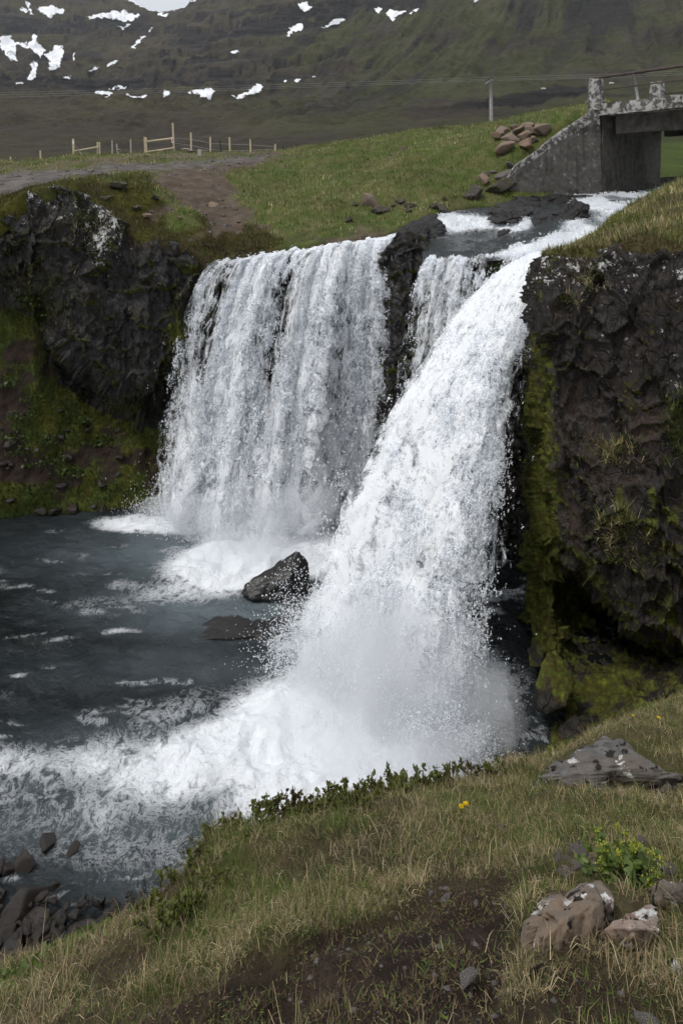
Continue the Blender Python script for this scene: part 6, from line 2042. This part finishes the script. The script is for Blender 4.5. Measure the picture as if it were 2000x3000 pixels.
def leaf_quads(c, d, s, rng, ratio=.6):
    """pointed oval leaves: 6-vertex fans folded along the midrib; c centre, d direction, s length"""
    n = len(c)
    sd = np.cross(d, rng.normal(size=(n, 3))); sd /= np.linalg.norm(sd, axis=1, keepdims=True) + 1e-9
    nn_ = np.cross(d, sd)
    s = s[:, None]
    w = s * ratio * .5
    v = np.stack([c, c + d * s * .35 + sd * w + nn_ * w * .3, c + d * s * .75 + sd * w * .8 + nn_ * w * .25, c + d * s, c + d * s * .75 - sd * w * .8 + nn_ * w * .25, c + d * s * .35 - sd * w + nn_ * w * .3], 1)
    o = (np.arange(n) * 6)[:, None]
    f = np.stack([o + np.array((0, 1, 2, 3)), o + np.array((0, 3, 4, 5))], 1).reshape(-1, 4)
    return v.reshape(-1, 3), f


def tubes(paths, r0, r1, nseg=4):
    V_, F_, off = [], [], 0
    for pts in paths:
        n_ = len(pts)
        d = np.gradient(pts, axis=0); d /= np.linalg.norm(d, axis=1, keepdims=True) + 1e-9
        a_ = np.cross(d, np.array((.3, .9, .2))); a_ /= np.linalg.norm(a_, axis=1, keepdims=True) + 1e-9
        b_ = np.cross(d, a_)
        th = np.arange(nseg) * 2 * np.pi / nseg
        r = np.linspace(r0, r1, n_)
        v = pts[:, None] + (a_[:, None] * np.cos(th)[None, :, None] + b_[:, None] * np.sin(th)[None, :, None]) * r[:, None, None]
        i = np.arange(n_ * nseg).reshape(n_, nseg) + off
        F_.append(np.stack([i[:-1], np.roll(i, -1, 1)[:-1], np.roll(i, -1, 1)[1:], i[1:]], -1).reshape(-1, 4))
        V_.append(v.reshape(-1, 3)); off += n_ * nseg
    return np.concatenate(V_), np.concatenate(F_)


def shrub(loc, hgt, spread, seed, label, group, leafmat=M_LEAF, ls=.016, nst=9, lpt=15):
    r = np.random.default_rng(seed)
    root = empty("shrub", loc, label=label, category="shrub", group=group)
    paths, LC_, LD_ = [], [], []
    for k in range(nst):
        az_ = r.random() * 6.283
        out = r.random() ** .6 * spread
        tip = np.array((math.cos(az_) * out, math.sin(az_) * out, hgt * (.55 + .5 * r.random()) * (1 - .3 * out / spread)))
        b_ = np.array((math.cos(az_), math.sin(az_), 0)) * out * .3
        tq = np.linspace(0, 1, 6)[:, None]
        pth = b_ * (1 - tq) + tip * tq + np.array((0, 0, 1.)) * (tq * (1 - tq)) * hgt * .25 + r.normal(size=(6, 3)) * hgt * .03 * tq
        pth[0, 2] -= .05
        paths.append(pth)
        for s_ in range(2):
            j = r.integers(2, 5)
            e_ = pth[j] + np.array((r.normal() * .5, r.normal() * .5, .7)) * hgt * .28
            pp = pth[j] * (1 - tq[:4] / .6) + e_ * (tq[:4] / .6)
            paths.append(pp)
            q_ = r.random(lpt // 2)[:, None]
            LC_.append(pth[j] * (1 - q_) + e_ * q_); LD_.append(np.repeat((e_ - pth[j])[None], len(q_), 0))
        q_ = .35 + .65 * r.random(lpt)
        jx = np.minimum((q_ * 5).astype(int), 4); fr_ = (q_ * 5 - jx)[:, None]
        LC_.append(pth[jx] * (1 - fr_) + pth[jx + 1] * fr_); LD_.append(pth[jx + 1] - pth[jx])
    v, f = tubes(paths, .0028, .0010)
    obj("stems", mesh_np("stems", v, f, True, M_TWIG), root, kind="stuff")
    c_ = np.concatenate(LC_); d_ = np.concatenate(LD_)
    d_ = d_ / (np.linalg.norm(d_, axis=1, keepdims=True) + 1e-9) * .7 + r.normal(size=d_.shape) * .6
    d_ /= np.linalg.norm(d_, axis=1, keepdims=True)
    v, f = leaf_quads(c_, d_, ls * np.exp(r.normal(size=len(c_)) * .25), r)
    obj("foliage", mesh_np("foliage", v, f, False, leafmat), root, kind="stuff")
    return root


SHL = "low leafy willow shrub on the brink of the near bank"
SHG = "willow shrubs along the brink of the near bank"
EDGE = [(470, 2640), (545, 2570), (600, 2520), (625, 2470), (660, 2440), (700, 2420), (745, 2405), (790, 2400), (830, 2385), (870, 2378), (905, 2372), (945, 2360), (985, 2348), (1020, 2345), (1060, 2332), (1100, 2322), (1145, 2312), (1190, 2302), (1235, 2292), (1275, 2290), (1320, 2285), (1370, 2282), (1430, 2268), (1505, 2250),
        (640, 2540), (600, 2600), (520, 2640), (690, 2500), (740, 2470), (560, 2680), (480, 2700), (1180, 2330), (1070, 2360)]
ORD = "first second third fourth fifth sixth seventh eighth ninth tenth eleventh twelfth thirteenth fourteenth fifteenth sixteenth seventeenth eighteenth nineteenth twentieth twenty-first twenty-second twenty-third twenty-fourth".split()
EDGE = sorted(EDGE[:24]) + sorted(EDGE[24:])
for i, (x, y) in enumerate(EDGE):
    c_ = fg_hit(x, y + 14)
    r_ = np.random.default_rng(i + 60)
    if i in (2, 9, 21):
        lb, gp = ("reddish bare-twigged shrub overhanging the pool", "rounded twiggy shrub with brownish leaves on the brink", "tiny reddish shrub near the grey peaked rock")[(2, 9, 21).index(i)], "reddish shrubs on the brink"
    else:
        lb, gp = ORD[i] + " low willow shrub along the brink counted from the shore end" if i < 24 else ORD[i - 24] + " willow shrub in the second row behind the brink, from the shore end", SHG
    shrub(c_ + np.array((0, 0, -.01)), (.055 + .045 * r_.random()) * (.8 if i > 23 else 1), .10, 500 + i, lb, gp, M_LEAFR if i in (2, 9, 21) else M_LEAF, .015)

r_ = np.random.default_rng(95)
HC = [(60, 1330), (95, 1365), (40, 1290), (130, 1300), (275, 1305), (300, 1300), (190, 1385), (215, 1395), (110, 905), (140, 930), (80, 880), (20, 1130), (60, 1230), (150, 1350), (90, 1180), (240, 1240)]
for i, (x, y) in enumerate(HC):
    k_ = np.argmin((LC_PX - x) ** 2 + (LC_PY - y) ** 2)
    c_ = LCV.reshape(-1, 3)[k_]
    n = 130
    q_ = r_.normal(size=(n, 3)) * np.array((.17, .10, .07)); q_[:, 2] = np.abs(q_[:, 2]) + .02
    d_ = r_.normal(size=(n, 3)); d_[:, 2] = np.abs(d_[:, 2]) * .6; d_[:, 1] -= .4; d_ /= np.linalg.norm(d_, axis=1, keepdims=True)
    v, f = leaf_quads(q_, d_, .05 * np.exp(r_.normal(size=n) * .3), r_, .8)
    o = empty("herb_clump", c_, label=ORD[i] + " broad-leaved herb clump on the slope under the left cliff", category="herb", group="herb clumps on the left slope")
    obj("foliage", mesh_np("foliage", v, f, False, M_HERB2), o, kind="stuff")
for i in range(26):
    x, y = r_.uniform(0, 400), r_.uniform(1200, 1470)
    k_ = np.argmin((LC_PX - x) ** 2 + (LC_PY - y) ** 2)
    s_ = r_.uniform(.04, .13)
    stone("stone", LCV.reshape(-1, 3)[k_] + np.array((0, -.02, s_ * .2)), (s_, s_, s_ * .7), 900 + i, MS_SHORE, "dark loose stone on the soil slope under the left cliff", "stone", "loose stones on the left slope", 2)

# bright herbs at the lower left corner
r_ = np.random.default_rng(91)
n = 5200
bx = r_.uniform(-40, 330, n); by = np.interp(bx, [-40, 0, 150, 330], [2860, 2848, 2772, 2700]) + np.abs(r_.normal(size=n)) * 60 + 6
ds = np.interp(by, [2690, 2800, 3000], [2.98, 2.75, 2.1])
q_ = PP(np.stack([bx, by, ds], -1)); q_[:, 2] = f_fg(q_[:, :2]) + .01 + r_.random(n) * .035
d_ = r_.normal(size=(n, 3)); d_[:, 2] = np.abs(d_[:, 2]) * .8; d_ /= np.linalg.norm(d_, axis=1, keepdims=True)
v, f = leaf_quads(q_, d_, .015 * np.exp(r_.normal(size=n) * .3), r_, .8)
obj("ground_herbs", mesh_np("ground_herbs", v, f, False, M_HERB), None, kind="stuff", label="bright green low herbs covering the lower left corner of the bank", category="herbs")

# yellow-green flowering plant between the rocks
c_ = fg_hit(1835, 2585)
LMT = empty("flowering_plant", c_, label="yellow-green flowering herb growing between the brown slab and the pale rock", category="plant")
r_ = np.random.default_rng(17)
tips, paths, lc, ldir = [], [], [], []
for k in range(46):
    x_, y_ = r_.normal() * .045, r_.normal() * .04
    h_ = .05 + .06 * r_.random()
    tq = np.linspace(0, 1, 4)[:, None]
    t_ = np.array((x_ * 1.25, y_ * 1.2, h_ - .55 * y_))
    b_ = np.array((x_ * .6, y_ * .6, -.02 - .6 * y_ * .6))
    paths.append(b_ * (1 - tq) + t_ * tq)
    if k < 30:
        tips.append(t_)
    else:
        lc.append(t_)
    for _ in range(5):
        j_ = r_.random()
        lc.append(b_ * (1 - j_) + t_ * j_)
v, f = tubes(paths, .0016, .0009)
obj("stems", mesh_np("stems", v, f, True, M_STEMG), LMT, kind="stuff")
lc = np.array(lc)
lc3 = np.repeat(lc, 4, 0)
d_ = r_.normal(size=lc3.shape); d_[:, 2] = np.abs(d_[:, 2]) * .3; d_ /= np.linalg.norm(d_, axis=1, keepdims=True)
v, f = leaf_quads(lc3, d_, .020 * np.exp(r_.normal(size=len(lc3)) * .2), r_, .5)
obj("foliage", mesh_np("foliage", v, f, False, M_HERB), LMT, kind="stuff")
for t_ in tips:
    n = 26
    q_ = t_ + r_.normal(size=(n, 3)) * .0055
    d_ = r_.normal(size=(n, 3)); d_ /= np.linalg.norm(d_, axis=1, keepdims=True)
    v, f = leaf_quads(q_, d_, np.full(n, .0055), r_, .9)
    obj("flower_head", mesh_np("flower_head", v, f, False, M_YGREEN), LMT)

# yellow flowers in the grass


def flower(px, py_, lb, hit, h=.05, sc=1.0, d=None):
    c_ = hit(px, py_ + 15) if d is None else P(px, py_, d)
    e_ = empty("flower", c_, label=lb, category="flower")
    v, f = tubes([np.array([(0, 0, -.02), (.003, 0, h * .5), (.005, 0, h)])], .0014 * sc, .001 * sc)
    obj("stem", mesh_np("stem", v, f, True, M_STEMG), e_)
    r = np.random.default_rng(int(px))
    n = 22
    a_ = np.arange(n) * 2.4
    d_ = np.stack([np.cos(a_), np.sin(a_), .35 + .6 * (np.arange(n) / n)], -1); d_ /= np.linalg.norm(d_, axis=1, keepdims=True)
    v, f = leaf_quads(np.repeat(np.array([(.005, 0, h)]), n, 0), d_, np.full(n, .013 * sc), r, .5)
    obj("blossom", mesh_np("blossom", v, f, False, M_YEL), e_)


flower(1346, 2388, "yellow flower in dry grass left of the grey peaked rock", fg_hit)
flower(1360, 2384, "second yellow flower touching its neighbour in the dry grass", fg_hit, .055)
flower(1926, 2118, "orange-yellow flower in the grass above the grey peaked rock", fg_hit, .06, 1.2)
flower(1850, 2105, "small yellow flower near the crest of the right slope", fg_hit, .05, .8)
flower(1797, 664, "yellow flower on the bank above the right cliff", None, .04, 2.2, 12.0)
flower(1783, 656, "smaller yellow flower beside it on the bank above the right cliff", None, .04, 1.6, 12.2)
# seed heads standing against the foam
for i, (x, y) in enumerate(((1308, 2262), (1317, 2258), (1325, 2266), (168, 2745))):
    c_ = fg_hit(x, y + 60 if i < 3 else y + 70)
    e_ = empty("grass_stalk", c_, label=("dark seed head left of three on the brink", "tallest dark seed head on the brink", "dark seed head right of three on the brink", "lone bent grass stalk before the shore stones")[i], category="grass stalk")
    v, f = tubes([np.array([(0, 0, -.02), (.004, 0, .06), (.0 if i < 3 else -.03, 0, .12 if i < 3 else .16)])], .0012, .0008)
    obj("stem", mesh_np("stem", v, f, True, M_TWIG if i < 3 else M_STEMG), e_)
    v, f = tubes([np.array([(.0 if i < 3 else -.03, 0, .105 if i < 3 else .15), (.0 if i < 3 else -.034, 0, .12 if i < 3 else .165), (.0 if i < 3 else -.04, 0, .145 if i < 3 else .185)])], .0042 if i < 3 else .002, .0018, 6)
    obj("seed_head", mesh_np("seed_head", v, f, True, M_TWIG if i < 3 else M_STEMG), e_)
print("plants", time.time() - T0)

# ------------------------------------------------------------------ air
def haze(density=3.2e-5):
    me_ = bpy.data.meshes.new("haze")
    bm = bmesh.new()
    bmesh.ops.create_cube(bm, size=1)
    lo_, hi_ = np.array((-2200, -30, -14.)), np.array((2600, 3300, 1400.))
    for v_ in bm.verts:
        v_.co = [(lo_[k] + hi_[k]) / 2 + v_.co[k] * (hi_[k] - lo_[k]) for k in range(3)]
    bm.to_mesh(me_); bm.free()
    m = bpy.data.materials.new("haze")
    m.use_nodes = True
    m.node_tree.nodes.clear()
    o_ = m.node_tree.nodes.new('ShaderNodeOutputMaterial')
    p_ = m.node_tree.nodes.new('ShaderNodeVolumePrincipled')
    p_.inputs['Color'].default_value = (.86, .92, 1.0, 1)
    p_.inputs['Density'].default_value = density
    m.node_tree.links.new(p_.outputs[0], o_.inputs['Volume'])
    me_.materials.append(m)
    obj("haze", me_, None, kind="stuff", label="pale mountain air between the falls and the far slopes", category="haze")


haze()
SC.cycles.volume_bounces = 5
print("done", time.time() - T0)
